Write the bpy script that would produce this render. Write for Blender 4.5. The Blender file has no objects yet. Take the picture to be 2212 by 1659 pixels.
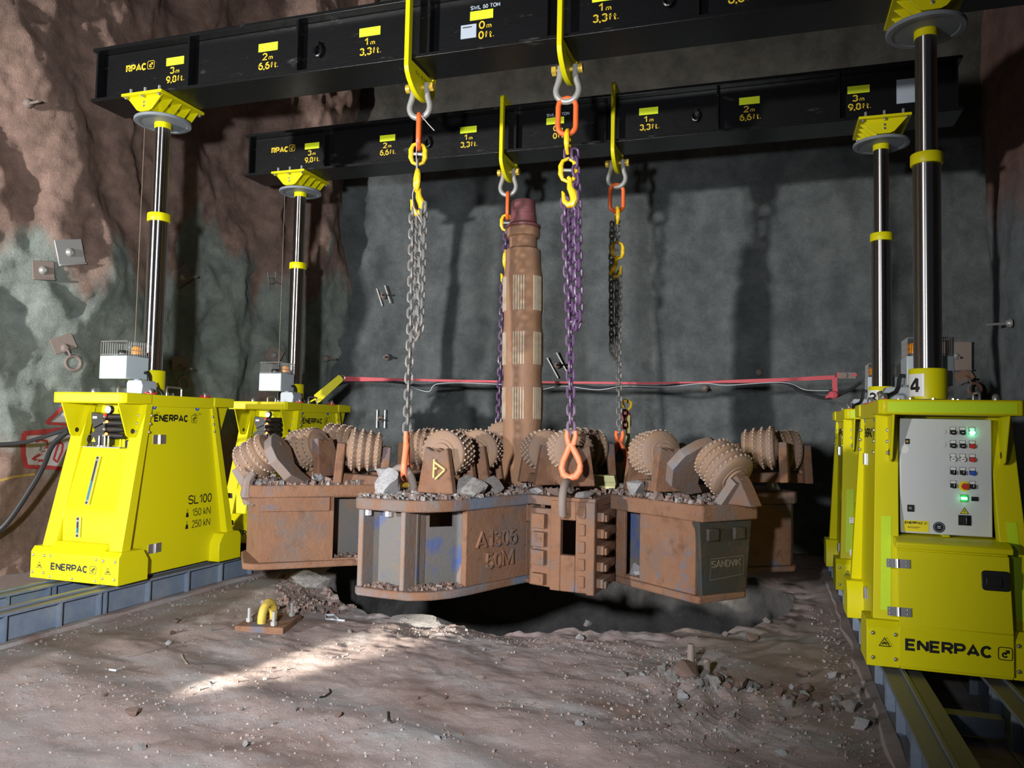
import bpy, math, random
from math import sin, cos, pi, radians, sqrt, atan2
from mathutils import Vector, Matrix, noise
from mathutils.bvhtree import BVHTree

V = Vector
SC = bpy.context.scene
COL = SC.collection
RND = random.Random(7)

# ------------------------------------------------------------------ camera
F_PX, YAW, PITCH, ROLL = 1705.07, 0.3165, 0.0512, 0.0206
CAM = V((2.2068, -5.7627, 1.608))
_f = V((-sin(YAW) * cos(PITCH), cos(YAW) * cos(PITCH), sin(PITCH)))
_r0 = V((cos(YAW), sin(YAW), 0))
_u0 = _r0.cross(_f)
_r = _r0 * cos(ROLL) + _u0 * sin(ROLL)
_u = _u0 * cos(ROLL) - _r0 * sin(ROLL)
cam_d = bpy.data.cameras.new('camera')
cam_d.sensor_width = 36
cam_d.lens = F_PX / 2212 * 36
cam_d.clip_start = 0.05
cam = bpy.data.objects.new('camera', cam_d)
COL.objects.link(cam)
cam.matrix_world = Matrix((( _r.x, _u.x, -_f.x, CAM.x), (_r.y, _u.y, -_f.y, CAM.y), (_r.z, _u.z, -_f.z, CAM.z), (0, 0, 0, 1)))
SC.camera = cam

# ------------------------------------------------------------------ light and exposure
SC.view_settings.view_transform = 'Standard'
SC.view_settings.look = 'None'
SC.view_settings.gamma = 1
SC.view_settings.use_curve_mapping = False
SC.view_settings.exposure = 0.0
world = bpy.data.worlds.new('cavern_air')
SC.world = world
world.use_nodes = True
world.node_tree.nodes['Background'].inputs[0].default_value = (0.75, 0.8, 1, 1)
world.node_tree.nodes['Background'].inputs[1].default_value = 0.03


def lamp(name, kind, loc, target, power, color=(1, 1, 1), size=0.05, angle=60, blend=0.3):
    d = bpy.data.lights.new(name, kind)
    d.energy = power
    d.color = color
    if kind == 'SPOT':
        d.spot_size = radians(angle)
        d.spot_blend = blend
    d.shadow_soft_size = size
    o = bpy.data.objects.new(name, d)
    COL.objects.link(o)
    o.location = loc
    o.rotation_euler = (V(target) - V(loc)).to_track_quat('-Z', 'Y').to_euler()
    o['kind'] = 'helper'
    return o


lamp('work_lamp', 'SPOT', (-8.0, -15.0, 2.2), (-5.6, 0, 2.0), 17000, (1.0, 0.97, 0.93), 0.28, 70, 1.0)
lamp('camera_lamp', 'SPOT', (1.1, -6.0, 2.0), (-2.6, 1.5, 1.3), 2000, (0.96, 0.98, 1.0), 0.10, 106, 1.0)
lamp('torch', 'SPOT', (-1.85, -3.7, 0.42), (-0.48, -0.46, 0), 4300, (1, 0.94, 0.80), 0.03, 12.5, 1.0)


# ------------------------------------------------------------------ pixel rays (to read places off the photograph)
def ray(u, v):
    return (_r * ((u - 1106) / F_PX) - _u * ((v - 829.5) / F_PX) + _f)


def on(u, v, **k):
    d = ray(u, v)
    a, val = list(k.items())[0]
    i = 'xyz'.index(a)
    return CAM + d * ((val - CAM[i]) / d[i])


# ------------------------------------------------------------------ materials
def mat(name, color, rough=0.6, metal=0.0, spec=0.5, bump=None, emit=None, mixes=(), coat=0.0):
    """mixes: list of (color, scale, lo, hi, detail, stretch) noise layers laid over the base colour."""
    m = bpy.data.materials.new(name)
    m.use_nodes = True
    nt = m.node_tree
    b = nt.nodes['Principled BSDF']
    b.inputs['Base Color'].default_value = (*color, 1)
    b.inputs['Roughness'].default_value = rough
    b.inputs['Metallic'].default_value = metal
    b.inputs['Specular IOR Level'].default_value = spec
    if coat:
        b.inputs['Coat Weight'].default_value = coat
        b.inputs['Coat Roughness'].default_value = 0.08
    if emit:
        b.inputs['Emission Color'].default_value = (*emit[0], 1)
        b.inputs['Emission Strength'].default_value = emit[1]
    tc = nt.nodes.new('ShaderNodeTexCoord')
    last = None
    for i, mx in enumerate(mixes):
        c, sc, lo, hi = mx[:4]
        det = mx[4] if len(mx) > 4 else 6
        st = mx[5] if len(mx) > 5 else (1, 1, 1)
        mp = nt.nodes.new('ShaderNodeMapping')
        mp.inputs['Location'].default_value = (i * 3.7, i * 1.9, i * 5.3)
        mp.inputs['Scale'].default_value = st
        nt.links.new(tc.outputs['Object'], mp.inputs[0])
        n = nt.nodes.new('ShaderNodeTexNoise')
        n.inputs['Scale'].default_value = sc
        n.inputs['Detail'].default_value = det
        n.inputs['Roughness'].default_value = 0.65
        nt.links.new(mp.outputs[0], n.inputs[0])
        mr = nt.nodes.new('ShaderNodeMapRange')
        mr.inputs[1].default_value = lo
        mr.inputs[2].default_value = hi
        nt.links.new(n.outputs[0], mr.inputs[0])
        mixn = nt.nodes.new('ShaderNodeMix')
        mixn.data_type = 'RGBA'
        nt.links.new(mr.outputs[0], mixn.inputs[0])
        if last is None:
            mixn.inputs[6].default_value = (*color, 1)
        else:
            nt.links.new(last, mixn.inputs[6])
        mixn.inputs[7].default_value = (*c, 1)
        last = mixn.outputs[2]
    if last is not None:
        nt.links.new(last, b.inputs['Base Color'])
    if bump:
        prev = None
        for (sc, st) in bump:
            n = nt.nodes.new('ShaderNodeTexNoise')
            n.inputs['Scale'].default_value = sc
            n.inputs['Detail'].default_value = 8
            n.inputs['Roughness'].default_value = 0.7
            nt.links.new(tc.outputs['Object'], n.inputs[0])
            bp = nt.nodes.new('ShaderNodeBump')
            bp.inputs['Strength'].default_value = 1.0
            bp.inputs['Distance'].default_value = st
            nt.links.new(n.outputs[0], bp.inputs['Height'])
            if prev:
                nt.links.new(prev, bp.inputs['Normal'])
            prev = bp.outputs[0]
        nt.links.new(prev, b.inputs['Normal'])
    return m


def dust_on_top(m, color, amount=0.9):
    """dust that lies on faces turned up"""
    nt = m.node_tree
    b = nt.nodes['Principled BSDF']
    g = nt.nodes.new('ShaderNodeNewGeometry')
    s = nt.nodes.new('ShaderNodeSeparateXYZ')
    nt.links.new(g.outputs['True Normal'], s.inputs[0])
    mr = nt.nodes.new('ShaderNodeMapRange')
    mr.inputs[1].default_value = 0.5
    mr.inputs[2].default_value = 0.9
    mr.inputs[4].default_value = amount
    nt.links.new(s.outputs[2], mr.inputs[0])
    mx = nt.nodes.new('ShaderNodeMix')
    mx.data_type = 'RGBA'
    nt.links.new(mr.outputs[0], mx.inputs[0])
    if b.inputs['Base Color'].links:
        nt.links.new(b.inputs['Base Color'].links[0].from_socket, mx.inputs[6])
    else:
        mx.inputs[6].default_value = b.inputs['Base Color'].default_value
    mx.inputs[7].default_value = (*color, 1)
    nt.links.new(mx.outputs[2], b.inputs['Base Color'])
    return m


YEL = mat('yellow_paint', (0.70, 0.645, 0.004), 0.38, spec=0.28)
YELB = mat('yellow_paint_bright', (0.86, 0.72, 0.02), 0.4)
LIME = mat('lime_reflective_tape', (0.62, 0.88, 0.0), 0.35, bump=[(160, 0.002)])
STRIPE = mat('lime_marker_foil', (0.85, 1.0, 0.02), 0.5)
BLK = mat('black_gloss_paint', (0.0055, 0.0058, 0.0065), 0.27, spec=0.5, bump=[(9, 0.003)],
          mixes=[((0.07, 0.067, 0.062), 3.2, 0.61, 0.76, 12, (1, 1, 3))])
BLKP = mat('black_plastic', (0.012, 0.012, 0.013), 0.4)
INK = mat('black_print', (0.01, 0.01, 0.01), 0.5)
GOLD = mat('yellow_print', (0.66, 0.47, 0.02), 0.5)
SILV = mat('silver_label', (0.42, 0.48, 0.56), 0.45)
CHROME = mat('chrome', (0.46, 0.44, 0.43), 0.27, metal=1.0)
_b = CHROME.node_tree.nodes['Principled BSDF']
_tg = CHROME.node_tree.nodes.new('ShaderNodeTangent')
_tg.direction_type = 'RADIAL'
_tg.axis = 'Z'
_b.inputs['Anisotropic'].default_value = 0.95
_b.inputs['Anisotropic Rotation'].default_value = 0.25
CHROME.node_tree.links.new(_tg.outputs[0], _b.inputs['Tangent'])
STEEL = mat('bright_steel', (0.62, 0.63, 0.64), 0.3, metal=0.9)
DISC = mat('grey_disc_paint', (0.22, 0.25, 0.28), 0.45)
BOXG = mat('light_grey_enamel', (0.47, 0.545, 0.58), 0.4)
BOXD = mat('grey_steel_bracket', (0.36, 0.40, 0.44), 0.45)
CAB = mat('cabinet_pale_grey', (0.62, 0.65, 0.66), 0.42)
WHITE = mat('white_plastic', (0.8, 0.8, 0.8), 0.4)
RED = mat('red_plastic', (0.62, 0.04, 0.03), 0.4)
BLUEB = mat('blue_plastic', (0.03, 0.10, 0.55), 0.4)
AMBER = mat('amber_lens', (0.75, 0.27, 0.02), 0.25)
GREENL = mat('lit_green_lamp', (0.05, 0.6, 0.25), 0.4, emit=((0.15, 1.0, 0.45), 6.0))
ORANGEL = mat('lit_orange_led', (0.9, 0.25, 0.05), 0.4, emit=((1.0, 0.25, 0.05), 4.0))
GLASSB = mat('blue_gauge_fluid', (0.03, 0.20, 0.25), 0.2)
TRACK = dust_on_top(mat('blue_grey_primer', (0.155, 0.20, 0.275), 0.5, bump=[(14, 0.004)],
                        mixes=[((0.24, 0.27, 0.31), 5, 0.45, 0.75), ((0.20, 0.16, 0.13), 9, 0.62, 0.8)]), (0.20, 0.185, 0.16), 0.85)
RUST = mat('mud_caked_steel', (0.2035, 0.0962, 0.0518), 0.85, bump=[(20, 0.012), (90, 0.005)],
           mixes=[((0.2368, 0.1258, 0.074), 4, 0.35, 0.7), ((0.135, 0.115, 0.108), 2.4, 0.50, 0.66), ((0.105, 0.13, 0.185), 2.6, 0.585, 0.68), ((0.13, 0.062, 0.036), 7, 0.55, 0.72)])
BLUEM = mat('worn_blue_paint_with_mud', (0.125, 0.118, 0.112), 0.75, bump=[(25, 0.008)],
            mixes=[((0.055, 0.090, 0.235), 1.7, 0.50, 0.58, 3), ((0.18, 0.12, 0.078), 2.9, 0.48, 0.62)])
GREYM = mat('worn_grey_steel_with_mud', (0.188, 0.16, 0.152), 0.75, bump=[(25, 0.008)],
            mixes=[((0.216, 0.132, 0.088), 3.0, 0.42, 0.62), ((0.136, 0.168, 0.232), 3.1, 0.60, 0.72)])
CUT = mat('dusty_cutter_steel', (0.2574, 0.1599, 0.0975), 0.85, bump=[(40, 0.004)], mixes=[((0.2262, 0.156, 0.1287), 5, 0.4, 0.7)])
BUT = mat('carbide_button', (0.34, 0.255, 0.1997), 0.6)
PIPE = mat('mud_coated_pipe', (0.2736, 0.1444, 0.076), 0.8, bump=[(18, 0.006)],
           mixes=[((0.228, 0.1292, 0.0912), 3, 0.4, 0.7), ((0.304, 0.1976, 0.1216), 6, 0.55, 0.8)])
STRIPW = mat('pale_wear_strip', (0.416, 0.36, 0.264), 0.7, mixes=[((0.32, 0.216, 0.128), 9, 0.5, 0.7)])
MAROON = mat('maroon_cap', (0.165, 0.055, 0.06), 0.6, mixes=[((0.25, 0.14, 0.13), 7, 0.5, 0.8)])
ORANGE = mat('orange_lacquer', (0.80, 0.14, 0.03), 0.4)
ORANGED = mat('orange_lacquer_dusty', (0.80, 0.22, 0.10), 0.5)
PURPLE = mat('purple_chain_lacquer', (0.105, 0.055, 0.125), 0.38, mixes=[((0.27, 0.20, 0.27), 2.2, 0.5, 0.72)])
CHAING = mat('grey_chain_steel', (0.17, 0.165, 0.16), 0.5, metal=0.15, mixes=[((0.22, 0.18, 0.15), 6, 0.5, 0.75)])
GALV = mat('galvanised_steel', (0.36, 0.36, 0.35), 0.42, metal=0.35)
ZINCY = mat('yellow_passivated_bolt', (0.62, 0.43, 0.06), 0.38, metal=0.3)
HOOKY = mat('yellow_hook_lacquer', (0.85, 0.56, 0.02), 0.35)
DARKST = mat('dusty_dark_steel', (0.20, 0.16, 0.14), 0.8, bump=[(30, 0.004)])
ROCKG = mat('grey_rock', (0.36, 0.34, 0.33), 0.9, bump=[(22, 0.02)], mixes=[((0.24, 0.21, 0.20), 6, 0.45, 0.7)])
ROCKW = mat('pale_rock', (0.55, 0.54, 0.56), 0.9, bump=[(22, 0.02)], mixes=[((0.36, 0.32, 0.31), 8, 0.5, 0.75)])
ROCKB = mat('brown_rock', (0.27, 0.17, 0.135), 0.9, bump=[(22, 0.02)], mixes=[((0.20, 0.17, 0.165), 6, 0.45, 0.7)])
RUBBLE = mat('dark_rubble', (0.1575, 0.1087, 0.09375), 0.92, mixes=[((0.2475, 0.2175, 0.2025), 9, 0.52, 0.7)])
GRAVELM = mat('grey_gravel', (0.24, 0.185, 0.17), 0.92, mixes=[((0.32, 0.29, 0.275), 9, 0.5, 0.7)])
CABLE = mat('black_cable_rubber', (0.018, 0.019, 0.022), 0.5)
WIREW = mat('white_wire', (0.45, 0.48, 0.52), 0.5)
STRAPM = mat('pink_red_webbing', (0.48, 0.07, 0.09), 0.7)
REDP = mat('deep_red_paint', (0.30, 0.012, 0.012), 0.4)
STRAPY = mat('pale_yellow_webbing', (0.62, 0.52, 0.20), 0.7)
CARD = mat('pale_yellow_board', (0.52, 0.50, 0.24), 0.7)
SPRAYR = mat('red_spray_paint', (0.36, 0.035, 0.035), 0.8)
SPRAYW = mat('white_spray_paint', (0.46, 0.43, 0.44), 0.85, mixes=[((0.33, 0.29, 0.28), 5, 0.5, 0.75)])
SPRAYY = mat('yellow_spray_paint', (0.42, 0.27, 0.06), 0.85)


def rock_wall_mat(name, grey, red, zsplit, zsoft, rw, dark, zmid=None):
    """grey shotcrete low down, red-brown rock higher up (on the back wall, painted shade), broken up by noise"""
    m = bpy.data.materials.new(name)
    m.use_nodes = True
    nt = m.node_tree
    b = nt.nodes['Principled BSDF']
    b.inputs['Roughness'].default_value = 0.88
    b.inputs['Specular IOR Level'].default_value = 0.25
    tc = nt.nodes.new('ShaderNodeTexCoord')
    sp = nt.nodes.new('ShaderNodeSeparateXYZ')
    nt.links.new(tc.outputs['Object'], sp.inputs[0])
    mp = nt.nodes.new('ShaderNodeMapping')
    mp.inputs['Scale'].default_value = (1, 1, 0.3)
    nt.links.new(tc.outputs['Object'], mp.inputs[0])
    n1 = nt.nodes.new('ShaderNodeTexNoise')
    n1.inputs['Scale'].default_value = 1.0
    n1.inputs['Detail'].default_value = 5
    nt.links.new(mp.outputs[0], n1.inputs[0])
    ma = nt.nodes.new('ShaderNodeMath')
    ma.operation = 'MULTIPLY_ADD'
    nt.links.new(n1.outputs[0], ma.inputs[0])
    ma.inputs[1].default_value = rw
    if zmid is None:
        nt.links.new(sp.outputs[2], ma.inputs[2])
    else:                                # the grey is a band round zmid
        sb = nt.nodes.new('ShaderNodeMath')
        sb.operation = 'SUBTRACT'
        sb.inputs[1].default_value = zmid
        nt.links.new(sp.outputs[2], sb.inputs[0])
        ab = nt.nodes.new('ShaderNodeMath')
        ab.operation = 'ABSOLUTE'
        nt.links.new(sb.outputs[0], ab.inputs[0])
        nt.links.new(ab.outputs[0], ma.inputs[2])
    mr = nt.nodes.new('ShaderNodeMapRange')
    mr.interpolation_type = 'SMOOTHSTEP'
    mr.inputs[1].default_value = zsplit - zsoft + rw / 2
    mr.inputs[2].default_value = zsplit + zsoft + rw / 2
    nt.links.new(ma.outputs[0], mr.inputs[0])
    mx = nt.nodes.new('ShaderNodeMix')
    mx.data_type = 'RGBA'
    nt.links.new(mr.outputs[0], mx.inputs[0])
    mx.inputs[6].default_value = (*grey, 1)
    mx.inputs[7].default_value = (*red, 1)
    n2 = nt.nodes.new('ShaderNodeTexNoise')
    n2.inputs['Scale'].default_value = 2.6
    n2.inputs['Detail'].default_value = 10
    n2.inputs['Roughness'].default_value = 0.7
    nt.links.new(tc.outputs['Object'], n2.inputs[0])
    mr2 = nt.nodes.new('ShaderNodeMapRange')
    mr2.inputs[1].default_value = 0.38
    mr2.inputs[2].default_value = 0.68
    nt.links.new(n2.outputs[0], mr2.inputs[0])
    mx2 = nt.nodes.new('ShaderNodeMix')
    mx2.data_type = 'RGBA'
    mx2.blend_type = 'MULTIPLY'
    mx2.inputs[0].default_value = 1
    nt.links.new(mx.outputs[2], mx2.inputs[6])
    cr = nt.nodes.new('ShaderNodeValToRGB')
    cr.color_ramp.elements[0].color = (dark, dark, dark, 1)
    cr.color_ramp.elements[1].color = (1.15, 1.12, 1.1, 1)
    nt.links.new(mr2.outputs[0], cr.inputs[0])
    nt.links.new(cr.outputs[0], mx2.inputs[7])
    nt.links.new(mx2.outputs[2], b.inputs['Base Color'])
    prev = None
    for sc, st in ((5, 0.10), (22, 0.06), (80, 0.025)):
        n = nt.nodes.new('ShaderNodeTexNoise')
        n.inputs['Scale'].default_value = sc
        n.inputs['Detail'].default_value = 8
        n.inputs['Roughness'].default_value = 0.65
        nt.links.new(tc.outputs['Object'], n.inputs[0])
        bp = nt.nodes.new('ShaderNodeBump')
        bp.inputs['Distance'].default_value = st
        bp.inputs['Strength'].default_value = 0.9
        nt.links.new(n.outputs[0], bp.inputs['Height'])
        if prev:
            nt.links.new(prev, bp.inputs['Normal'])
        prev = bp.outputs[0]
    nt.links.new(prev, b.inputs['Normal'])
    return m


WALL_L = rock_wall_mat('red_brown_and_grey_rock', (0.46, 0.53, 0.49), (0.53, 0.36, 0.30), 1.1, 0.22, 4.8, 0.6, zmid=2.45)
WALL_B = rock_wall_mat('grey_shotcrete_shade_top', (0.235, 0.265, 0.275), (0.13, 0.125, 0.11), 5.7, 0.5, 2.0, 0.6)  # olive upper rock, darkened to paint in the near beam's shadow
WALL_R = rock_wall_mat('blue_grey_shotcrete', (0.33, 0.375, 0.41), (0.36, 0.225, 0.195), 4.4, 0.4, 3.2, 0.65)
PITM = rock_wall_mat('dark_pit_rock', (0.24, 0.24, 0.25), (0.27, 0.25, 0.23), 0, 1, 1, 0.6)
FLOORM = mat('muddy_ground', (0.48, 0.38, 0.36), 0.9, spec=0.15, bump=[(6, 0.03), (34, 0.022), (120, 0.008)],
             mixes=[((0.50, 0.47, 0.475), 0.9, 0.48, 0.62, 8, (1, 2.2, 1)), ((0.32, 0.225, 0.195), 1.1, 0.54, 0.70, 8, (1, 1.8, 1)),
                    ((0.54, 0.50, 0.48), 14, 0.60, 0.74, 8)])


# ------------------------------------------------------------------ mesh helpers
class MB:
    def __init__(self, M=None):
        self.v, self.f, self.mi = [], [], []
        self.M = M or Matrix.Identity(4)

    def add(self, vs, fs, mi=0, M=None):
        n = len(self.v)
        T = self.M @ M if M else self.M
        self.v += [T @ V(p) for p in vs]
        self.f += [tuple(i + n for i in f) for f in fs]
        self.mi += [mi] * len(fs)

    def hexa(self, p, mi=0, M=None):
        """p: bottom 4 (ccw from above), top 4"""
        self.add(p, [(3, 2, 1, 0), (4, 5, 6, 7), (0, 1, 5, 4), (1, 2, 6, 5), (2, 3, 7, 6), (3, 0, 4, 7)], mi, M)

    def box(self, x0, x1, y0, y1, z0, z1, mi=0, M=None):
        self.hexa([(x0, y0, z0), (x1, y0, z0), (x1, y1, z0), (x0, y1, z0), (x0, y0, z1), (x1, y0, z1), (x1, y1, z1), (x0, y1, z1)], mi, M)

    def prism(self, poly, axis, a, b, mi=0, M=None):
        n = len(poly)
        if axis == 'x':
            mk = lambda p, t: (t, p[0], p[1])
        elif axis == 'y':
            mk = lambda p, t: (p[0], t, p[1])
        else:
            mk = lambda p, t: (p[0], p[1], t)
        ar = sum(poly[i][0] * poly[(i + 1) % n][1] - poly[(i + 1) % n][0] * poly[i][1] for i in range(n))
        if (ar < 0) != (axis == 'y'):
            poly = poly[::-1]
        vs = [mk(p, a) for p in poly] + [mk(p, b) for p in poly]
        fs = [tuple(range(n - 1, -1, -1)), tuple(range(n, 2 * n))] + [(i, (i + 1) % n, n + (i + 1) % n, n + i) for i in range(n)]
        self.add(vs, fs, mi, M)

    def tube(self, pts, r, n=8, closed=False, mi=0, M=None, flat=None):
        pts = [V(p) for p in pts]
        m = len(pts)
        rs = r if isinstance(r, (list, tuple)) else [r] * m
        vs, fs = [], []
        up = None
        for i, p in enumerate(pts):
            if closed:
                t = (pts[(i + 1) % m] - pts[i - 1]).normalized()
            else:
                t = (pts[min(i + 1, m - 1)] - pts[max(i - 1, 0)]).normalized()
            if up is None:
                up = V((0, 0, 1)) if abs(t.z) < 0.9 else V((1, 0, 0))
                if flat:
                    up = V(flat)
            a = (up - t * up.dot(t)).normalized()
            up = a
            b = t.cross(a)
            for k in range(n):
                an = 2 * pi * k / n
                vs.append(p + (a * cos(an) + b * sin(an)) * rs[i])
        L = m if closed else m - 1
        for i in range(L):
            for k in range(n):
                j = (i + 1) % m
                fs.append((i * n + k, i * n + (k + 1) % n, j * n + (k + 1) % n, j * n + k))
        if not closed:
            fs.append(tuple(range(n - 1, -1, -1)))
            fs.append(tuple((m - 1) * n + k for k in range(n)))
        self.add(vs, fs, mi, M)

    def cyl(self, p0, p1, r0, r1=None, n=24, mi=0, M=None):
        self.tube([p0, p1], [r0, r0 if r1 is None else r1], n, mi=mi, M=M)

    def lathe(self, prof, n=32, mi=0, M=None):
        """prof: (radius, z) from bottom to top"""
        vs, fs = [], []
        for r, z in prof:
            for k in range(n):
                a = 2 * pi * k / n
                vs.append((r * cos(a), r * sin(a), z))
        for i in range(len(prof) - 1):
            for k in range(n):
                fs.append((i * n + k, i * n + (k + 1) % n, (i + 1) * n + (k + 1) % n, (i + 1) * n + k))
        fs.append(tuple(range(n - 1, -1, -1)))
        fs.append(tuple((len(prof) - 1) * n + k for k in range(n)))
        self.add(vs, fs, mi, M)

    def ball(self, c, r, n=8, mi=0, sq=(1, 1, 1), M=None):
        vs, fs = [], []
        h = max(3, n // 2)
        for i in range(h + 1):
            t = -pi / 2 + pi * i / h
            for k in range(n):
                a = 2 * pi * k / n
                vs.append((c[0] + r * cos(t) * cos(a) * sq[0], c[1] + r * cos(t) * sin(a) * sq[1], c[2] + r * sin(t) * sq[2]))
        for i in range(h):
            for k in range(n):
                fs.append((i * n + k, i * n + (k + 1) % n, (i + 1) * n + (k + 1) % n, (i + 1) * n + k))
        self.add(vs, fs, mi, M)

    def vplate(self, p, q, z0, z1, th, hole=None, mi=0, top_in=0.0):
        """upright plate from p to q, thickness to the left of p>q; hole = (s0, s1, z0, z1) in metres along"""
        p, q = V((p[0], p[1])), V((q[0], q[1]))
        L = (q - p).length
        d = (q - p) / L
        n = V((-d.y, d.x))

        def piece(s0, s1, a, b):
            P = [p + d * s0, p + d * s1, p + d * s1 + n * th, p + d * s0 + n * th]
            self.hexa([(k.x, k.y, a) for k in P] + [(k.x, k.y, b) for k in P], mi)
        if hole:
            s0, s1, a, b = hole
            if s0 > 0: piece(0, s0, z0, z1)
            if s1 < L: piece(s1, L, z0, z1)
            if a > z0: piece(s0, s1, z0, a)
            if b < z1: piece(s0, s1, b, z1)
        else:
            piece(0, L, z0, z1)

    def stroke(self, pts, w, th, M, mi=0, closed=False, solid=False, cap=0.0):
        """flat line of width w drawn in the XY plane of M, th above it"""
        q = []
        for p in pts:
            p = V((p[0], p[1]))
            if not q or (p - q[-1]).length > 1e-6:
                q.append(p)
        if (q[0] - q[-1]).length < 1e-6 and len(q) > 2:
            q.pop()
            closed = True
        pts, m = q, len(q)
        L, R = [], []
        for i in range(m):
            a = (pts[i] - pts[i - 1]).normalized() if (closed or i > 0) else None
            b = (pts[(i + 1) % m] - pts[i]).normalized() if (closed or i < m - 1) else None
            a = a or b
            b = b or a
            na, nb = V((-a.y, a.x)), V((-b.y, b.x))
            n = na + nb
            if n.length < 0.2:
                n = na
            n.normalize()
            k = min(1.6, 1 / max(0.3, n.dot(na)))
            L.append(pts[i] + n * (w / 2 * k))
            R.append(pts[i] - n * (w / 2 * k))
        vs = [(*p, th) for p in L] + [(*p, th) for p in R]
        fs = []
        for i in range(m if closed else m - 1):
            j = (i + 1) % m
            fs.append((i, m + i, m + j, j))
        if solid:
            vs += [(*p, -th) for p in L] + [(*p, -th) for p in R]
            for i in range(m if closed else m - 1):
                j = (i + 1) % m
                fs.append((2 * m + i, i, j, 2 * m + j))
                fs.append((m + i, 3 * m + i, 3 * m + j, m + j))
            if not closed:
                fs.append((0, 2 * m, 3 * m, m))
                fs.append((m - 1, 2 * m - 1, 4 * m - 1, 3 * m - 1))
        self.add(vs, fs, mi, M)

    def build(self, name, mats, parent=None, smooth=35, bevel=0.0, seg=2):
        me = bpy.data.meshes.new(name)
        me.from_pydata(self.v, [], self.f)
        if not isinstance(mats, (list, tuple)):
            mats = [mats]
        for m in mats:
            me.materials.append(m)
        if len(mats) > 1:
            me.polygons.foreach_set('material_index', self.mi)
        if smooth:
            me.polygons.foreach_set('use_smooth', [True] * len(me.polygons))
            me.set_sharp_from_angle(angle=radians(smooth))
        me.update()
        o = bpy.data.objects.new(name, me)
        COL.objects.link(o)
        if parent is not None:
            o.parent = parent
        if bevel:
            b = o.modifiers.new('bevel', 'BEVEL')
            b.width = bevel
            b.segments = seg
            b.limit_method = 'ANGLE'
            b.angle_limit = radians(40)
        return o


def tag(o, label=None, cat=None, group=None, kind=None):
    if label: o['label'] = label
    if cat: o['category'] = cat
    if group: o['group'] = group
    if kind: o['kind'] = kind
    return o


def empty(name, loc=(0, 0, 0), rz=0.0, label=None, cat=None, group=None):
    o = bpy.data.objects.new(name, None)
    COL.objects.link(o)
    o.location = loc
    o.rotation_euler = (0, 0, rz)
    o.empty_display_size = 0.1
    return tag(o, label, cat, group)


KIDS = {}


def copy_tree(o, parent=None):
    c = o.copy()
    COL.objects.link(c)
    c.parent = parent
    for ch in o.children:
        copy_tree(ch, c)
    return c


def fm(origin, right, up):
    """matrix whose XY plane is spanned by right and up"""
    r, u = V(right).normalized(), V(up).normalized()
    n = r.cross(u).normalized()
    u = n.cross(r)
    o = V(origin)
    return Matrix(((r.x, u.x, n.x, o.x), (r.y, u.y, n.y, o.y), (r.z, u.z, n.z, o.z), (0, 0, 0, 1)))


FRONT = lambda x, y, z: fm((x, y, z), (1, 0, 0), (0, 0, 1))      # faces -y
SIDE = lambda x, y, z: fm((x, y, z), (0, 1, 0), (0, 0, 1))       # faces +x
def _el(cx, cy, rx, ry, a0, a1, n=10):
    return [(cx + rx * cos(radians(a0 + (a1 - a0) * i / n)), cy + ry * sin(radians(a0 + (a1 - a0) * i / n))) for i in range(n + 1)]


_O = [_el(.5, .5, .5, .5, 90, 450, 24)]
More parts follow.
